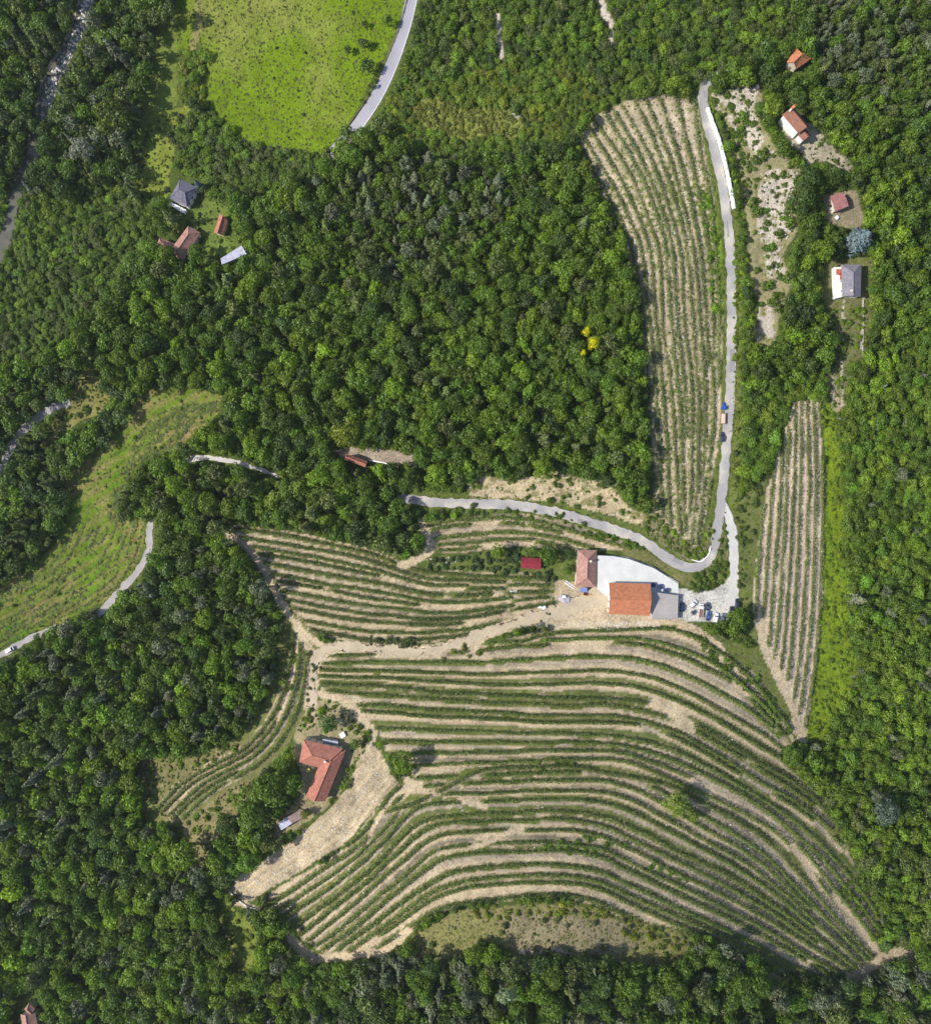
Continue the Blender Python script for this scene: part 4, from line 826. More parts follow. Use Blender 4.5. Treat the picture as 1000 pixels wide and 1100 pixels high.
# ------------------------------------------------------------------ buildings
def rot2(a): return np.array([[math.cos(a), -math.sin(a)], [math.sin(a), math.cos(a)]])
class MB:
    def __init__(s): s.V = []; s.F = []; s.UV = []
    def face(s, pts, uv=None):
        i = len(s.V); s.V += [tuple(map(float, p)) for p in pts]; s.F.append(list(range(i, i+len(pts))))
        if uv is None:
            p = [Vector(q) for q in pts]; u = (p[1]-p[0]).normalized(); n = u.cross(p[2]-p[0]).normalized(); w = n.cross(u); uv = [((q-p[0]).dot(u), (q-p[0]).dot(w)) for q in p]
        s.UV += uv
    def box(s, c, size, rz=0., bot=True):
        Rm = rot2(rz); hx, hy, hz = size[0]/2, size[1]/2, size[2]/2; P = []
        for dz in (-hz, hz):
            for dx, dy in ((-hx, -hy), (hx, -hy), (hx, hy), (-hx, hy)):
                q = Rm @ np.array([dx, dy]); P.append((c[0]+q[0], c[1]+q[1], c[2]+dz))
        for f in ((0, 3, 2, 1), (4, 5, 6, 7), (0, 1, 5, 4), (1, 2, 6, 5), (2, 3, 7, 6), (3, 0, 4, 7)): s.face([P[k] for k in f])
    def cyl(s, a, b, r0, r1=None, n=12, cap=True):
        a = Vector(a); b = Vector(b); r1 = r0 if r1 is None else r1; d = (b-a).normalized(); u = d.orthogonal().normalized(); w = d.cross(u)
        A = [a+(u*math.cos(k*6.2832/n)+w*math.sin(k*6.2832/n))*r0 for k in range(n)]; B = [b+(u*math.cos(k*6.2832/n)+w*math.sin(k*6.2832/n))*r1 for k in range(n)]
        for k in range(n): s.face([A[k], A[(k+1) % n], B[(k+1) % n], B[k]])
        if cap: s.face(A[::-1]); s.face(B)
    def build(s, name, mat, parent=None, merge=True, bevel=0., smooth=False):
        me = bpy.data.meshes.new(name); me.from_pydata(s.V, [], s.F); me.update()
        uv = me.uv_layers.new(name='metres'); uv.data.foreach_set('uv', np.array(s.UV, np.float32).ravel())
        if merge:
            bm = bmesh.new(); bm.from_mesh(me); bmesh.ops.remove_doubles(bm, verts=bm.verts, dist=.002)
            if bevel: bmesh.ops.bevel(bm, geom=bm.edges[:], offset=bevel, segments=2, affect='EDGES', profile=.6)
            bmesh.ops.recalc_face_normals(bm, faces=bm.faces); bm.to_mesh(me); bm.free()
        me.materials.append(mat)
        if smooth: me.polygons.foreach_set('use_smooth', [True]*len(me.polygons))
        return link(bpy.data.objects.new(name, me), parent)
def block(root, corners, he, hr, hipA, hipB, roofm, wallm, chim=(), over=.45, windows=True, door=True, z0=None, ridgecap=True, shed=False):
    """a walled block with a pitched roof under root; corners: photo pixels of the eaves, c0-c1 and c2-c3 the short ends"""
    cu = [c[0] for c in corners]; cv = [c[1] for c in corners]
    ox, oy, oz = root.location; x, y, _ = W(cu, cv, he)
    Cn = np.c_[x-ox, y-oy]; mA = (Cn[0]+Cn[1])/2; mB = (Cn[2]+Cn[3])/2; d = (mB-mA); Ln = np.linalg.norm(d); d /= Ln
    rA = mA+d*hipA; rB = mB-d*hipB; cen = Cn.mean(0)
    E = [(*c, he) for c in Cn]; RA = (*rA, hr); RB = (*rB, hr)
    m = MB()
    if shed:
        E = [(*Cn[0], he), (*Cn[1], hr), (*Cn[2], hr), (*Cn[3], he)]; m.face(E)
    else:
        m.face([E[1], E[2], RB, RA]); m.face([E[3], E[0], RA, RB])
        if hipA > 0: m.face([E[0], E[1], RA])
        if hipB > 0: m.face([E[2], E[3], RB])
    rf = m.build('roof', roofm, root)
    md = rf.modifiers.new('thickness', 'SOLIDIFY'); md.thickness = .18; md.offset = -1
    if ridgecap and not shed:
        rc = MB(); pr = lambda p: (p[0], p[1], p[2]+.03)
        rc.cyl(pr(RA), pr(RB), .16, n=8)
        if hipA > 0:
            for q in (E[0], E[1]): rc.cyl(pr(RA), pr(q), .13, n=8)
        if hipB > 0:
            for q in (E[2], E[3]): rc.cyl(pr(RB), pr(q), .13, n=8)
        rc.build('ridge_cap', roofm, rf, merge=False)
    for (t, sd, hh, sz) in chim:
        q = rA+(rB-rA)*t+np.array([-d[1], d[0]])*sd; cmb = MB(); cmb.box((q[0], q[1], hr+hh/2-.8), (sz, sz, hh+1.6), math.atan2(d[1], d[0])); cmb.box((q[0], q[1], hr+hh+.06), (sz+.2, sz+.2, .12), math.atan2(d[1], d[0]))
        cmb.build('chimney', MT['cream'], rf, merge=False)
    # walls
    Wn = [c+(cen-c)/np.linalg.norm(cen-c)*over*1.4 for c in Cn]; w = MB(); zb = -2.2
    for i in range(4):
        a, b = Wn[i], Wn[(i+1) % 4]; ht = he-.02
        w.face([(*a, zb), (*b, zb), (*b, ht), (*a, ht)])
    if not shed:
        for (a, b, hp) in ((Wn[0], Wn[1], hipA), (Wn[2], Wn[3], hipB)):
            if hp == 0: w.face([(*a, he-.02), (*b, he-.02), (*((a+b)/2), hr-.25)])
    else:
        a, b = Wn[1], Wn[2]; w.face([(*a, he-.02), (*b, he-.02), (*b, hr-.25), (*a, hr-.25)])
        for a, b in ((Wn[0], Wn[1]), (Wn[3], Wn[2])): w.face([(*a, he-.02), (*b, he-.02), (*b, hr-.25)])
    wo = w.build('wall', wallm, root)
    if windows:
        for i in range(4):
            a, b = Wn[i], Wn[(i+1) % 4]; t = b-a; L = np.linalg.norm(t); t /= L; nrm_ = np.array([t[1], -t[0]])
            if np.dot(nrm_, (a+b)/2-cen) < 0: nrm_ = -nrm_
            mid = (a+b)/2+np.array([ox, oy])
            if np.dot(nrm_, -mid) < 0: continue          # the side turned away shows nothing
            k = max(1, int(L/3.2)); ang = math.atan2(t[1], t[0])
            for j in range(k):
                p = a+t*L*(j+.5)/k+nrm_*.01
                levels = [he-1.5] if he < 4.6 else [he-1.4, he-4.2]
                for q, zz in enumerate(levels):
                    if door and i == 0 and j == 0 and q == len(levels)-1: continue
                    f = MB(); f.box((p[0], p[1], zz), (1.15, .10, 1.45), ang); fo = f.build('window', MT['white'] if wallm is not MT['white'] else MT['wood'], root)
                    g = MB(); g.box((p[0]+nrm_[0]*.04, p[1]+nrm_[1]*.04, zz), (.92, .06, 1.22), ang); g.build('pane', MT['glass'], fo)
            if door:
                p = a+t*L*.5/k+nrm_*.02; g = MB(); g.box((p[0], p[1], 1.05), (1.0, .10, 2.1), ang); g.build('door', MT['wood'], root); door = False
    return Cn, he, hr, rf
def at_px(u, v):
    x, y, z = W(u, v); return (float(x), float(y), float(hgt(x, y)))
def house(name, label, cat, cpx, *a, **k):
    root = empty(name, at_px(*cpx), 0, label, cat); r = block(root, *a, **k); return root, r
house('farmhouse', 'pink-tiled hipped house at the left end of the concrete farm yard', 'house', (630,610), [(620.5,590.5),(641,591),(640.5,631),(618,629.5)], 5.6, 8.2, 4.0, 4.2, MT['tile_pink'], MT['cream'], chim=((.1, 1.2, .9, .7),))
barn, _ = house('barn', 'large barn with bright orange tiled roof', 'barn', (676,643), [(653.3,659.5),(653,625.5),(698.5,627),(697.7,661.5)], 5.2, 8.4, 0, 0, MT['tile_orange'], MT['white'])
house('shed', 'small shed with dark red metal roof in the garden', 'shed', (570,605), [(559.5,609.8),(560.3,598.6),(581,600),(580.6,612)], 2.8, 3.7, 0, 0, MT['sheet_red'], MT['greywall'], windows=False, ridgecap=False)
# L-shaped house
root = empty('long_house', at_px(345,826), 0, 'L-shaped house with red tiled roof beside the straw field', 'house')
block(root, [(321.8,818.6),(327.5,792.5),(368.5,804.5),(360,829.5)], 4.6, 7.4, 5.5, 3.5, MT['tile_red'], MT['cream'], chim=((.75, -1.0, .9, .8),))
block(root, [(346,815),(371.5,806.5),(349.5,861.5),(328,856.5)], 4.75, 7.45, 3.4, 0, MT['tile_red'], MT['cream'], door=False)
sh = empty('awning', at_px(354,796), 0, 'narrow grey awning behind the L-shaped house', 'awning')
block(sh, [(346,796.5),(347,793.5),(363.5,796.5),(362.7,800)], 2.3, 2.6, 0, 0, MT['sheet_grey'], MT['greywall'], windows=False, shed=True)
sh = empty('shed', at_px(315,881), 0, 'long low shed with rusty and grey sheet roof below the L-shaped house', 'shed')
block(sh, [(309,877),(314,884),(329,877),(325,870)], 2.4, 3.0, 0, 0, MT['sheet_rust'], MT['greywall'], windows=False, shed=True)
block(sh, [(299,884),(303,891),(314.5,884),(309.5,877)], 2.2, 2.9, 0, 0, MT['sheet_grey'], MT['greywall'], windows=False, shed=True)
# chapel
root = empty('chapel', at_px(850,140), 0, 'white chapel with brown tiled roof and bell gable among the trees', 'chapel')
Cn, he, hr, rf = block(root, [(839.5,123.5),(853.0,116.0),(869.3,136.0),(857,143.5)], 6.6, 9.6, 0, 0, MT['tile_brown'], MT['white'], door=False, ridgecap=True, windows=False)
dvec = (Cn[2]+Cn[3]-Cn[0]-Cn[1]); dvec /= np.linalg.norm(dvec); nvec = np.array([-dvec[1], dvec[0]]); ang = math.atan2(dvec[1], dvec[0]); pA = (Cn[0]+Cn[1])/2; pB = (Cn[2]+Cn[3])/2; hw = np.linalg.norm(Cn[1]-Cn[0])/2
bg = MB(); bg.box((*(pA+dvec*.5-nvec*.75), 10.2), (.6, .5, 2.6), ang); bg.box((*(pA+dvec*.5+nvec*.75), 10.2), (.6, .5, 2.6), ang); bg.box((*(pA+dvec*.5), 11.7), (.8, 2.3, .4), ang); bgo = bg.build('bell_gable', MT['white'], root, merge=False)
b2 = MB(); b2.face([(*(pA+dvec*.0-nvec*1.4), 11.9), (*(pA+dvec*1.0-nvec*1.4), 11.9), (*(pA+dvec*1.0), 12.7), (*(pA+dvec*0), 12.7)]); b2.face([(*(pA+dvec*.0+nvec*1.4), 11.9), (*(pA+dvec*1.0+nvec*1.4), 11.9), (*(pA+dvec*1.0), 12.7), (*(pA+dvec*0), 12.7)]); b2.build('roof', MT['tile_orange'], bgo)
b3 = MB(); b3.cyl((*(pA+dvec*.5), 10.4), (*(pA+dvec*.5), 11.1), .42, .16, 10); b3.build('bell', MT['steel'], bgo)
pm = MB(); q0 = pB+dvec*3.2; hwp = hw*.7
for sgn in (-1, 1): pm.face([(*(pB-dvec*.2+sgn*nvec*hwp), 4.4), (*(q0+sgn*nvec*hwp), 4.4), (*q0, 6.2), (*(pB-dvec*.2), 6.2)])
po = pm.build('porch_roof', MT['tile_brown'], root); md = po.modifiers.new('t', 'SOLIDIFY'); md.thickness = .15
pw = MB()
for sgn in (-1, 1): pw.box((*(pB+dvec*1.4+sgn*nvec*(hwp-.5)), 1.2), (3.0, .35, 6.4), ang)
pw.box((*(pB+dvec*2.7+nvec*(hwp-.75)), 1.2), (.35, .9, 6.3), ang); pw.box((*(pB+dvec*2.7-nvec*(hwp-.75)), 1.2), (.35, .9, 6.3), ang); pw.build('porch', MT['white'], root, merge=False)
dd = MB(); dd.box((*(pB-dvec*.55), 1.3), (.1, 1.5, 2.6), ang); dd.build('door', MT['wood'], root)
house('cottage', 'orange-roofed cottage half hidden in trees above the chapel', 'house', (857,66), [(844,67.5),(855,74),(871,63),(854.5,52)], 4.2, 6.6, 0, 2.0, MT['tile_orange'], MT['cream'])
house('cottage', 'small cottage with flat-pitched rose-red roof below the chapel', 'house', (901,218), [(890.5,211.6),(896,228),(911,221.5),(904.5,206.5)], 3.6, 4.5, 0, 0, MT['tile_rose'], MT['cream'], ridgecap=False)
gh, _ = house('villa', 'grey-roofed house with white terrace and red awnings', 'house', (914,301), [(903.5,318.7),(923.5,319.3),(925,284),(903.3,284)], 5.0, 7.0, 0, 4.0, MT['tile_grey'], MT['cream'], chim=((.2, .9, .7, .6),))
ox, oy, oz = gh.location; x, y, _ = W([895.5,903.8,904.3,896],[287,287,319,321], 2.6); tb = MB(); cz = 1.3
T4 = [(x[i]-ox, y[i]-oy) for i in range(4)]
tb.face([(*p, 2.6) for p in T4]); [tb.face([(*T4[i], -2), (*T4[(i+1) % 4], -2), (*T4[(i+1) % 4], 2.6), (*T4[i], 2.6)]) for i in range(4)]; tb.build('terrace', MT['white'], gh)
for (u, v, w_, d_) in ((900.3, 292, 2.0, 2.4), (902.8, 297, 1.0, 2.6)):
    px_, py_, _ = W(u, v, 4.6); a_ = MB(); a_.box((float(px_)-ox, float(py_)-oy, 4.6), (w_, d_, .08)); [a_.cyl((float(px_)-ox+sx*w_*.42, float(py_)-oy+sy*d_*.42, 2.6), (float(px_)-ox+sx*w_*.42, float(py_)-oy+sy*d_*.42, 4.6), .05, n=6) for sx in (-1, 1) for sy in (-1, 1)]; a_.build('awning', MT['red_cloth'], gh, merge=False)
vh, _ = house('villa', 'slate-roofed hipped house with white terrace in the valley', 'house', (197,208), [(201,222),(212,201),(193.8,192.4),(182.3,213.3)], 5.4, 8.0, 3.0, 3.0, MT['tile_slate'], MT['white'])
ox, oy, oz = vh.location; x, y, _ = W([184,200,198,182.5],[217,225,229,220], 2.4); T4 = [(x[i]-ox, y[i]-oy) for i in range(4)]; tb = MB(); tb.face([(*p, 2.4) for p in T4]); [tb.face([(*T4[i], -2), (*T4[(i+1) % 4], -2), (*T4[(i+1) % 4], 2.4), (*T4[i], 2.4)]) for i in range(4)]; tb.build('terrace', MT['white'], vh)
root = empty('farmhouse', at_px(197,262), 0, 'pink-tiled valley farmhouse with a small side wing', 'house')
block(root, [(202.4,242.5),(215.2,249.5),(195.5,281.5),(182.8,269)], 4.8, 7.4, 3.6, 2.6, MT['tile_pink'], MT['cream'])
block(root, [(169.3,263.5),(172.5,255.5),(188,261.5),(184.5,270)], 3.4, 5.0, 1.6, 0, MT['tile_pink'], MT['cream'], door=False)
house('barn', 'small brown-roofed barn with pale gable end on the valley lawn', 'barn', (238,240), [(230.3,250.3),(239.3,252.8),(245.2,237),(236.3,229)], 3.6, 5.4, 0, 0, MT['tile_red'], MT['cream'], windows=False)
house('shed', 'long shed with pale lavender sheet metal roof in the valley', 'shed', (252,274), [(237.4,278),(239.3,285),(265.8,273.5),(259.8,263.8)], 3.2, 4.2, 0, 0, MT['sheet_grey'], MT['greywall'], windows=False, shed=True)
root = empty('cottage', at_px(31,1092), 0, 'pink-roofed cottage cut off by the bottom left corner', 'house')
block(root, [(22.5,1089.5),(38,1087),(43,1110),(24,1112)], 4.4, 6.4, 0, 2, MT['tile_pink'], MT['cream']); block(root, [(26.5,1084),(32,1077),(38.5,1083.5),(33,1091)], 4.6, 6.0, 1.2, 0, MT['tile_pink'], MT['cream'], windows=False)
house('cottage', 'narrow red-roofed cottage in the clearing of the middle wood', 'house', (383,495), [(370.5,493.5),(373,487.5),(395,495.5),(392.5,502)], 4.0, 5.6, 0, 0, MT['tile_red'], MT['white'])
strip('low_wall', [(397,494.5),(406,496),(415,498),(421,503)], 1.2, MT['white'], .7, 0, None, 2, None); tag(bpy.data.objects['low_wall'], 'low white wall curving right of the red-roofed woodland cottage', 'wall')
# flat annex of the barn
root = empty('annex', at_px(714,651), 0, 'flat grey-roofed annex on the right side of the orange barn', 'building')
ox, oy, oz = root.location; x, y, _ = W([698.8,706,728.3,727.5,700],[636.5,636.5,640,665,665], 3.2); P5 = [(x[i]-ox, y[i]-oy) for i in range(5)]
m = MB(); m.face([(*p, 3.2) for p in P5]); [m.face([(*P5[i], 3.0), (*P5[(i+1) % 5], 3.0), (*P5[(i+1) % 5], 3.2), (*P5[i], 3.2)]) for i in range(5)]; m.build('roof', MT['slab'], root)
c5 = np.mean(P5, 0); Q5 = [np.array(p)+(c5-np.array(p))*.02 for p in P5]; m = MB(); [m.face([(*Q5[i], -2), (*Q5[(i+1) % 5], -2), (*Q5[(i+1) % 5], 2.99), (*Q5[i], 2.99)]) for i in range(5)]; m.build('wall', MT['greywall'], root)
m = MB()
for i in (1, 2, 3):
    a, b = np.array(P5[i]), np.array(P5[(i+1) % 5]); m.box((*((a+b)/2), 3.35), (np.linalg.norm(b-a), .2, .3), math.atan2(*(b-a)[::-1]))
m.build('parapet', MT['slab'], root, merge=False)

# walls along roads
def wall_line(name, line, label, h, w, mat, step=2.):
    P = resample(line, step=step); x, y, z = W(P[:, 0], P[:, 1]); z = hgt(x, y); T = np.gradient(np.c_[x, y], axis=0); T /= np.linalg.norm(T, axis=1)[:, None]; Nn = np.c_[-T[:, 1], T[:, 0]]*w/2
    V = []; n = len(P)
    for i in range(n):
        hh = h*(1+.25*math.sin(i*1.7)*math.sin(i*.6)); V += [(x[i]+Nn[i, 0], y[i]+Nn[i, 1], z[i]-.6), (x[i]+Nn[i, 0]*.8, y[i]+Nn[i, 1]*.8, z[i]+hh), (x[i]-Nn[i, 0]*.8, y[i]-Nn[i, 1]*.8, z[i]+hh), (x[i]-Nn[i, 0], y[i]-Nn[i, 1], z[i]-.6)]
    F = [[4*i+k, 4*i+4+k, 4*i+5+k, 4*i+1+k] for i in range(n-1) for k in range(3)]+[[0, 1, 2, 3], [4*n-1, 4*n-2, 4*n-3, 4*n-4]]
    o = mesh_obj(name, V, F, mat); return tag(o, label, 'wall')
wall_line('retaining_wall', [(759,117),(764,131),(771,150),(776,168),(780,185),(784,205),(787.5,225)], 'whitish stone retaining wall along the upper asphalt road', 1.6, 1.25, MT['white'])
wall_line('guard_wall', [(440,-10),(429,30),(416,64),(401,97),(384,122),(367,146)], 'low dark kerb wall on the meadow side of the wider road', .7, .4, MT['bark'])
wall_line('yard_wall', [(655,596.5),(674,599),(690,605),(702,609.5),(715,617.5),(728,626)], 'low wall along the curved upper edge of the concrete yard', .7, .35, MT['greywall'])
wall_line('retaining_wall', [(242,952),(254,964),(266,973),(276,976)], 'rough stone wall at the lower end of the straw field', .8, .6, MT['stone'])
wall_line('retaining_wall', [(742,601),(752,603),(760,596),(763,588)], 'short white kerb wall inside the hairpin bend', .6, .5, MT['white'])
wall_line('garden_wall', [(926.5,322),(926.5,345),(926,378)], 'thin pale wall right of the garden of the grey-roofed house', .5, .3, MT['greywall'])

# ------------------------------------------------------------------ vehicles
def face_dir(u, v, u2, v2):
    a = at_px(u, v); b = at_px(u2, v2); return math.atan2(b[1]-a[1], b[0]-a[0])
def gz(x, y): return float(hgt(x, y))
def wheels(root, pos, r=.32, w=.22):
    for (a, b) in pos:
        m = MB(); m.cyl((a, b-w/2, r), (a, b+w/2, r), r, n=14); wo = m.build('wheel', MT['rubber'], root); g = MB(); s = 1 if b > 0 else -1; g.cyl((a, b+s*(w/2-.02), r), (a, b+s*(w/2+.015), r), r*.6, n=12); g.build('rim', MT['steel'], wo)
def loft(m, secs):
    """secs: list of (x, [(y, z)...])"""
    for (xa, A), (xb, B) in zip(secs[:-1], secs[1:]):
        for k in range(len(A)-1): m.face([(xa, *A[k]), (xa, *A[k+1]), (xb, *B[k+1]), (xb, *B[k])])
    for x, A in (secs[0], secs[-1]): m.face([(x, *p) for p in A])
def sec(w, zb, zt, r=.12): return [(-w, zb), (-w, zt-r), (-w+r, zt), (w-r, zt), (w, zt-r), (w, zb)]
def car(u, v, u2, v2, col, label, L=4.3, van=False, group=None, lift=.05):
    p = at_px(u, v); root = empty('car', (p[0], p[1], p[2]+lift), face_dir(u, v, u2, v2), label, 'car', group); pm_ = mat_paint('car_paint', col); f = L/4.3; hv = 1.9 if van else 1.45; hb = 1.05 if van else .88
    m = MB(); loft(m, [(x*f, sec(w, .25, z)) for x, w, z in ((-2.15, .72, .70), (-2.05, .82, hb-.04), (-1.2, .88, hb), (.7, .88, hb), (1.5, .86, hb-.1), (2.0, .78, hb-.2), (2.15, .66, .6))]); m.build('body', pm_, root, smooth=False)
    xs = (-1.95, -1.7, .5, .95) if van else (-1.75, -1.15, .35, .95)
    g = MB(); loft(g, [(xs[0]*f, sec(.76, hb-.05, hb+.02, .02)), (xs[1]*f, sec(.68, hb-.05, hv-.03)), (xs[2]*f, sec(.68, hb-.05, hv-.03)), (xs[3]*f, sec(.76, hb-.05, hb+.02, .02))]); g.build('windows', MT['glass'], root)
    r_ = MB(); loft(r_, [(xs[1]*f-.02, sec(.66, hv-.05, hv, .04)), ((xs[1]+.3)*f, sec(.67, hv-.05, hv+.04, .06)), ((xs[2]-.3)*f, sec(.67, hv-.05, hv+.04, .06)), (xs[2]*f+.02, sec(.66, hv-.05, hv, .04))]); r_.build('roof_panel', pm_, root)
    wheels(root, [(sx*1.32*f, sy*.80) for sx in (-1, 1) for sy in (-1, 1)])
    for sy in (-1, 1):
        h = MB(); h.box((2.06*f, sy*.58, .62), (.12, .28, .14)); h.build('headlight', MT['steel'], root)
    return root
car(775.3,469.5,775.0,455,(.035,.045,.085),'dark blue car parked on the lane behind the trailer', 4.5, lift=.18)
car(11.5,698,0,704,(.75,.75,.75),'white car driving on the lane at the left edge', 4.3, lift=.18)
car(732,652,732.5,640,(.02,.03,.06),'dark car standing in the shadow right of the flat annex', 4.2)
car(760.3,661.5,763,651,(.05,.09,.24),'blue car in the parked row next to the pickup truck', 4.4)
car(768,663.5,771,653,(.78,.78,.77),'white car in the middle of the parked row', 4.6, van=True)
car(776,664,778.5,653.5,(.13,.15,.21),'slate grey car right of the white car in the parked row', 4.5)
car(759.3,651.5,760,645,(.06,.07,.10),'small dark car nosed in behind the blue car', 3.6)
car(785,656.5,786.5,646,(.015,.018,.025),'black car under the tree, left of the corner van', 4.3)
car(791,648.5,791.8,638,(.02,.025,.04),'dark van at the right corner of the farm yard', 4.6, van=True)
car(743.5,648.5,748.5,644.5,(.70,.70,.69),'white van parked slantwise beside the annex', 4.4, van=True)
car(782,662.5,784,652,(.72,.72,.71),'white car half hidden under the tree at the end of the parked row', 4.2)
car(757,600,765,596,(.45,.46,.48),'silver car driving through the hairpin bend', 4.2, lift=.18) if False else None
def pickup(u, v, u2, v2):
    p = at_px(u, v); root = empty('pickup_truck', p, face_dir(u, v, u2, v2), 'white pickup truck with a brown load on its bed', 'truck'); pm_ = mat_paint('truck_paint', (.78, .78, .78))
    m = MB(); loft(m, [(1.1, sec(.9, .4, 1.9)), (2.0, sec(.9, .4, 1.9)), (2.5, sec(.9, .4, 1.15)), (3.1, sec(.85, .4, 1.0))]); m.build('cab', pm_, root)
    g = MB(); loft(g, [(2.03, sec(.78, 1.25, 1.82)), (2.5, sec(.8, 1.16, 1.2, .02))]); g.build('windscreen', MT['glass'], root)
    b = MB(); b.box((-1.0, 0, .75), (4.0, 1.9, .15)); [b.box((-1.0, s*.93, 1.05), (4.0, .06, .5)) for s in (-1, 1)]; b.box((-3.0, 0, 1.05), (.06, 1.8, .5)); b.box((.97, 0, 1.05), (.06, 1.8, .6)); b.build('bed', pm_, root, merge=False)
    l = MB(); l.box((-1.0, 0, 1.0), (3.6, 1.65, .35)); l.build('load', MT['rust_load'], root, bevel=.08); wheels(root, [(2.2, .8), (2.2, -.8), (-1.9, .8), (-1.9, -.8)], .38)
pickup(752.3, 656, 753.3, 645)
def tractor(u, v, u2, v2):
    p = at_px(u, v); root = empty('tractor', (p[0], p[1], p[2]+.18), face_dir(u, v, u2, v2), 'small blue tractor with its roofed cab on the upper lane', 'tractor'); bl = mat_paint('tractor_blue', (.03, .085, .42))
    m = MB(); loft(m, [(.1, sec(.45, .6, 1.35)), (1.6, sec(.42, .6, 1.25)), (1.75, sec(.35, .65, 1.1))]); m.build('bonnet', bl, root)
    c = MB(); loft(c, [(-1.1, sec(.6, .8, 2.0)), (.05, sec(.6, .8, 2.0)), (.15, sec(.55, .8, 1.4))]); c.build('cab', MT['glass'], root)
    r_ = MB(); r_.box((-.5, 0, 2.1), (1.5, 1.35, .14)); r_.build('cab_roof', bl, root, bevel=.04)
    wheels(root, [(-.75, .85), (-.75, -.85)], .68, .42); wheels(root, [(1.25, .68), (1.25, -.68)], .42, .3)
    for s in (-1, 1):
        f = MB(); f.box((-.75, s*.85, 1.42), (1.2, .46, .08)); f.build('mudguard', bl, root)
tractor(776, 437, 776.6, 425)
def trailer(u, v, u2, v2):
    p = at_px(u, v); root = empty('trailer', (p[0], p[1], p[2]+.18), face_dir(u, v, u2, v2), 'farm trailer with pale boards behind the blue tractor', 'trailer')
    b = MB(); b.box((0, 0, 1.0), (4.6, 2.1, .15)); [b.box((0, s*1.05, 1.35), (4.6, .07, .6)) for s in (-1, 1)]; [b.box((s*2.3, 0, 1.35), (.07, 2.1, .6)) for s in (-1, 1)]; b.build('bed', MT['wood'], root, merge=False)
    l = MB(); l.box((0, 0, 1.3), (4.3, 1.9, .45)); l.build('load', MT['hay'], root, bevel=.1)
    d = MB(); d.cyl((2.3, 0, .9), (4.2, 0, .75), .07); d.build('drawbar', MT['steel'], root); wheels(root, [(-.5, .95), (-.5, -.95)], .45, .3)
trailer(775.2, 450, 775.8, 437)
def simple(name, label, cat, u, v, lift, fn, rz=0.):
    p = at_px(u, v); root = empty(name, (p[0], p[1], p[2]+lift), rz, label, cat); fn(root); return root
# barrels and farm odds and ends
def barrel_fn(r, h, mat):
    def f(root):
        m = MB(); m.cyl((0, 0, 0), (0, 0, h*.5), r*.92, r, 16, False); m.cyl((0, 0, h*.5), (0, 0, h), r, r*.92, 16); m.build('body', mat, root); l = MB(); l.cyl((0, 0, h+.005), (0, 0, h+.06), r*.75, n=16); l.build('lid', MT['barrel'] if mat is not MT['barrel'] else MT['dark'], root)
    return f
for (u, v, r, l) in ((700.3,628,1.15,'blue round tank at the top right corner of the orange barn'), (707.5,630,1.3,'largest dark round tank between barn and annex'), (713.8,634,1.1,'dark round tank at the upper edge of the annex')):
    simple('water_tank', l, 'tank', u, v, .1, barrel_fn(r, 2.6, MT['barrel']))
def crate_fn(l, w, h, mat):
    def f(root):
        m = MB(); m.box((0, 0, h/2), (l, w, h)); m.build('body', mat, root, bevel=.05); t = MB(); t.box((0, 0, h+.03), (l*.92, w*.92, .05)); t.build('lid', MT['white'], root)
    return f
simple('crate', 'white crate lying in the upper rows left of the farm', 'crate', 551.5, 635.5, 0, crate_fn(3.2, 1.2, .9, MT['white']), .05)
simple('crate', 'white box at the end of the vine rows, left of the pair', 'crate', 579.5, 651.5, 0, crate_fn(1.6, 1.2, 1.0, MT['white']), .3)
simple('crate', 'white box at the end of the vine rows, right of the pair', 'crate', 584, 652.5, 0, crate_fn(1.7, 1.3, 1.1, MT['white']), .5)
simple('crate', 'white box in front of the rose-red cottage', 'crate', 891.3, 224.5, 0, crate_fn(1.3, 1.3, 1.0, MT['white']), .4)
simple('crate', 'white tub below the rose-red cottage', 'crate', 898, 234, 0, crate_fn(1.2, 1.5, .8, MT['white']), .8)
simple('crate', 'white box behind the grey awning of the L-shaped house', 'crate', 368.5, 789, 0, crate_fn(2.4, 2.2, 1.2, MT['white']), .5)
def heap(root):
    bm = bmesh.new(); bmesh.ops.create_icosphere(bm, subdivisions=4, radius=1)
    for v in bm.verts:
        n = float(N1(v.co.x*2+4, v.co.y*2+v.co.z, 3)); v.co = v.co*(1+.35*n); v.co.x *= 2.8; v.co.y *= 2.2; v.co.z *= 1.5
    me = bpy.data.meshes.new('tarpaulin'); bm.to_mesh(me); bm.free(); me.materials.append(MT['tarp_grey']); link(bpy.data.objects.new('tarpaulin', me), root)
    t = MB(); t.box((-1.2, .9, 1.35), (1.6, 1.1, .5), .6); t.build('sack', MT['white'], root, bevel=.15)
simple('tarp_heap', 'rounded heap under a grey tarpaulin beside the farm track', 'heap', 607, 644, -.2, heap, -.5)
def canopy(root):
    m = MB(); m.face([(-1.6, -1.0, 2.2), (1.6, -1.0, 2.2), (1.6, 1.0, 2.5), (-1.6, 1.0, 2.5)]); o = m.build('cover', MT['tarp_blue'], root); md = o.modifiers.new('t', 'SOLIDIFY'); md.thickness = .06
    for sx in (-1, 1):
        for sy in (-1, 1):
            q = MB(); q.cyl((sx*1.5, sy*.9, -.3), (sx*1.5, sy*.9, 2.3), .05, n=6); q.build('post', MT['steel'], root)
simple('canopy', 'light blue canopy at the lower end of the pink hipped house', 'canopy', 626, 633.2, 0, canopy)
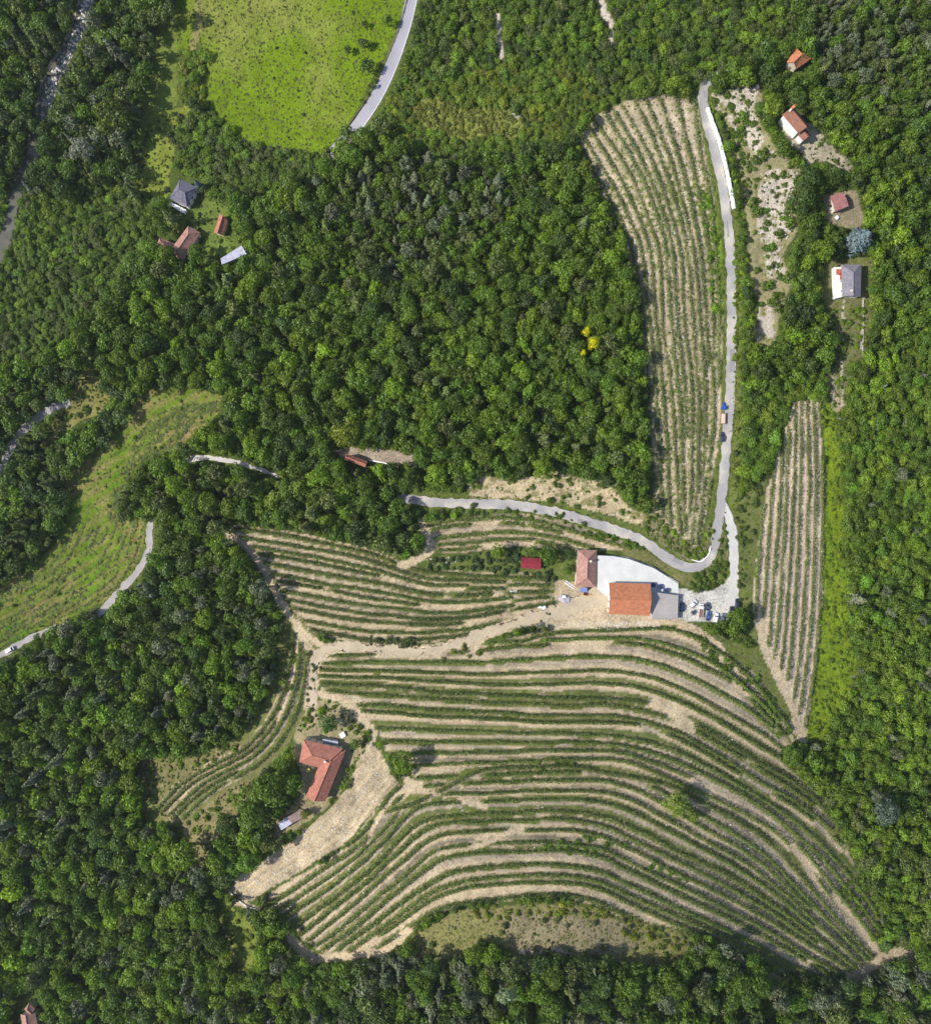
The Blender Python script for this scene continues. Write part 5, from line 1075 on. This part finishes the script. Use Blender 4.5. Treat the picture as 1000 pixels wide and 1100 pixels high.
def digger(root):
    m = MB(); m.box((0, 0, .8), (2.2, 1.3, .9)); m.build('body', MT['orange'], root, bevel=.1); c = MB(); c.box((-.4, 0, 1.7), (1.0, 1.1, .9)); c.build('cab', MT['glass'], root, bevel=.06); a = MB(); a.cyl((.9, .2, 1.1), (2.2, .3, 1.9), .12); a.cyl((2.2, .3, 1.9), (3.0, .4, .5), .1); a.build('arm', MT['orange'], root, merge=False)
    for s in (-1, 1):
        t = MB(); t.box((0, s*.75, .3), (2.3, .35, .6)); t.build('crawler_track', MT['rubber'], root, bevel=.12)
simple('mini_digger', 'small orange digger in front of the pink hipped house', 'digger', 628.5, 638, 0, digger, -.2)
def planks(root):
    for k in range(3): m = MB(); m.box((0, -.45+.45*k, .12+.03*k), (5.0, .38, .12)); m.build('plank', MT['white'] if k != 1 else MT['wood'], root)
simple('plank_stack', 'pale planks lying slantwise left of the pink hipped house', 'planks', 611.5, 628, .1, planks, -.62)
def post(root):
    m = MB(); m.cyl((0, 0, -.5), (0, 0, 3.2), .12, .09, 8); m.build('pole', MT['wood'], root); c = MB(); c.box((0, 0, 3.0), (.12, 1.0, .12)); c.build('crossarm', MT['wood'], root)
simple('wooden_post', 'short wooden post on the verge opposite the dark blue car', 'post', 782.5, 463.5, 0, post)
def bike_trailer(root):
    m = MB(); m.box((0, 0, .7), (2.6, 1.5, .12)); [m.box((0, s*.75, .95), (2.6, .05, .4)) for s in (-1, 1)]; m.build('bed', MT['steel'], root, merge=False); l = MB(); l.box((.2, 0, .95), (1.6, 1.1, .35)); l.build('load', MT['dark'], root, bevel=.08); d = MB(); d.cyl((1.3, 0, .65), (2.4, 0, .5), .05); d.build('drawbar', MT['steel'], root); wheels(root, [(-.2, .85), (-.2, -.85)], .32)
simple('trailer', 'small grey trailer with dark load below the slanted white van', 'trailer', 744, 658, 0, bike_trailer, .7)
def tablefn(root):
    m = MB(); m.cyl((0, 0, .7), (0, 0, .76), .95, n=20); m.build('top', mat_plain('yellow_top', (.5,.42,.08), .6), root); q = MB(); q.cyl((0, 0, -.2), (0, 0, .7), .07, n=8); q.build('leg', MT['steel'], root)
simple('garden_table', 'round yellow garden table in the inner corner of the L-shaped house', 'table', 331.5, 827, 0, tablefn)

# thin summer haze that lifts the deep shade of the woods
hm, ht = nt('haze'); ho = nd(ht, 'ShaderNodeOutputMaterial'); hv_ = nd(ht, 'ShaderNodeVolumePrincipled'); hv_.inputs['Color'].default_value = (.78, .86, 1, 1); hv_.inputs['Density'].default_value = .00005; hv_.inputs['Anisotropy'].default_value = .3; ht.links.new(hv_.outputs[0], ho.inputs['Volume'])
hb = MB(); zlo = float(ZZ.min())-1.5; hb.box((0, 0, (zlo+H+4)/2), (640, 700, H+4-zlo)); tag(hb.build('haze', hm), 'thin bluish summer haze over the valley', kind='stuff')
# ------------------------------------------------------------------ light, sky, camera
w = bpy.data.worlds.new('World'); SC.world = w; w.use_nodes = True; t = w.node_tree; t.nodes.clear()
sky = t.nodes.new('ShaderNodeTexSky'); sky.sky_type = 'NISHITA'; sky.sun_disc = False; sky.sun_elevation = R(43); sky.sun_rotation = R(263); bgd = t.nodes.new('ShaderNodeBackground'); bgd.inputs[1].default_value = .125; ow = t.nodes.new('ShaderNodeOutputWorld')
t.links.new(sky.outputs[0], bgd.inputs[0]); t.links.new(bgd.outputs[0], ow.inputs[0])
sl = bpy.data.lights.new('sun', 'SUN'); sl.energy = 4.2; sl.angle = R(.53); sl.color = (1, .955, .88); so = link(bpy.data.objects.new('sun', sl))
az, el = R(7), R(43); dv = Vector((math.cos(el)*math.cos(az), math.cos(el)*math.sin(az), -math.sin(el))); so.rotation_euler = dv.to_track_quat('-Z', 'Y').to_euler(); so.location = (-200, 0, 300)
cam = bpy.data.cameras.new('camera'); co = link(bpy.data.objects.new('camera', cam)); co.location = (0, 0, H); co.rotation_euler = (0, 0, 0)
cam.sensor_fit = 'VERTICAL'; cam.angle_y = 2*math.atan(550*K); cam.clip_start = 1; cam.clip_end = 3000; SC.camera = co
SC.view_settings.view_transform = 'Standard'; SC.view_settings.look = 'None'; SC.view_settings.exposure = 0.45; SC.view_settings.gamma = 1
SC.cycles.max_bounces = 5; SC.cycles.diffuse_bounces = 3; SC.cycles.transmission_bounces = 3
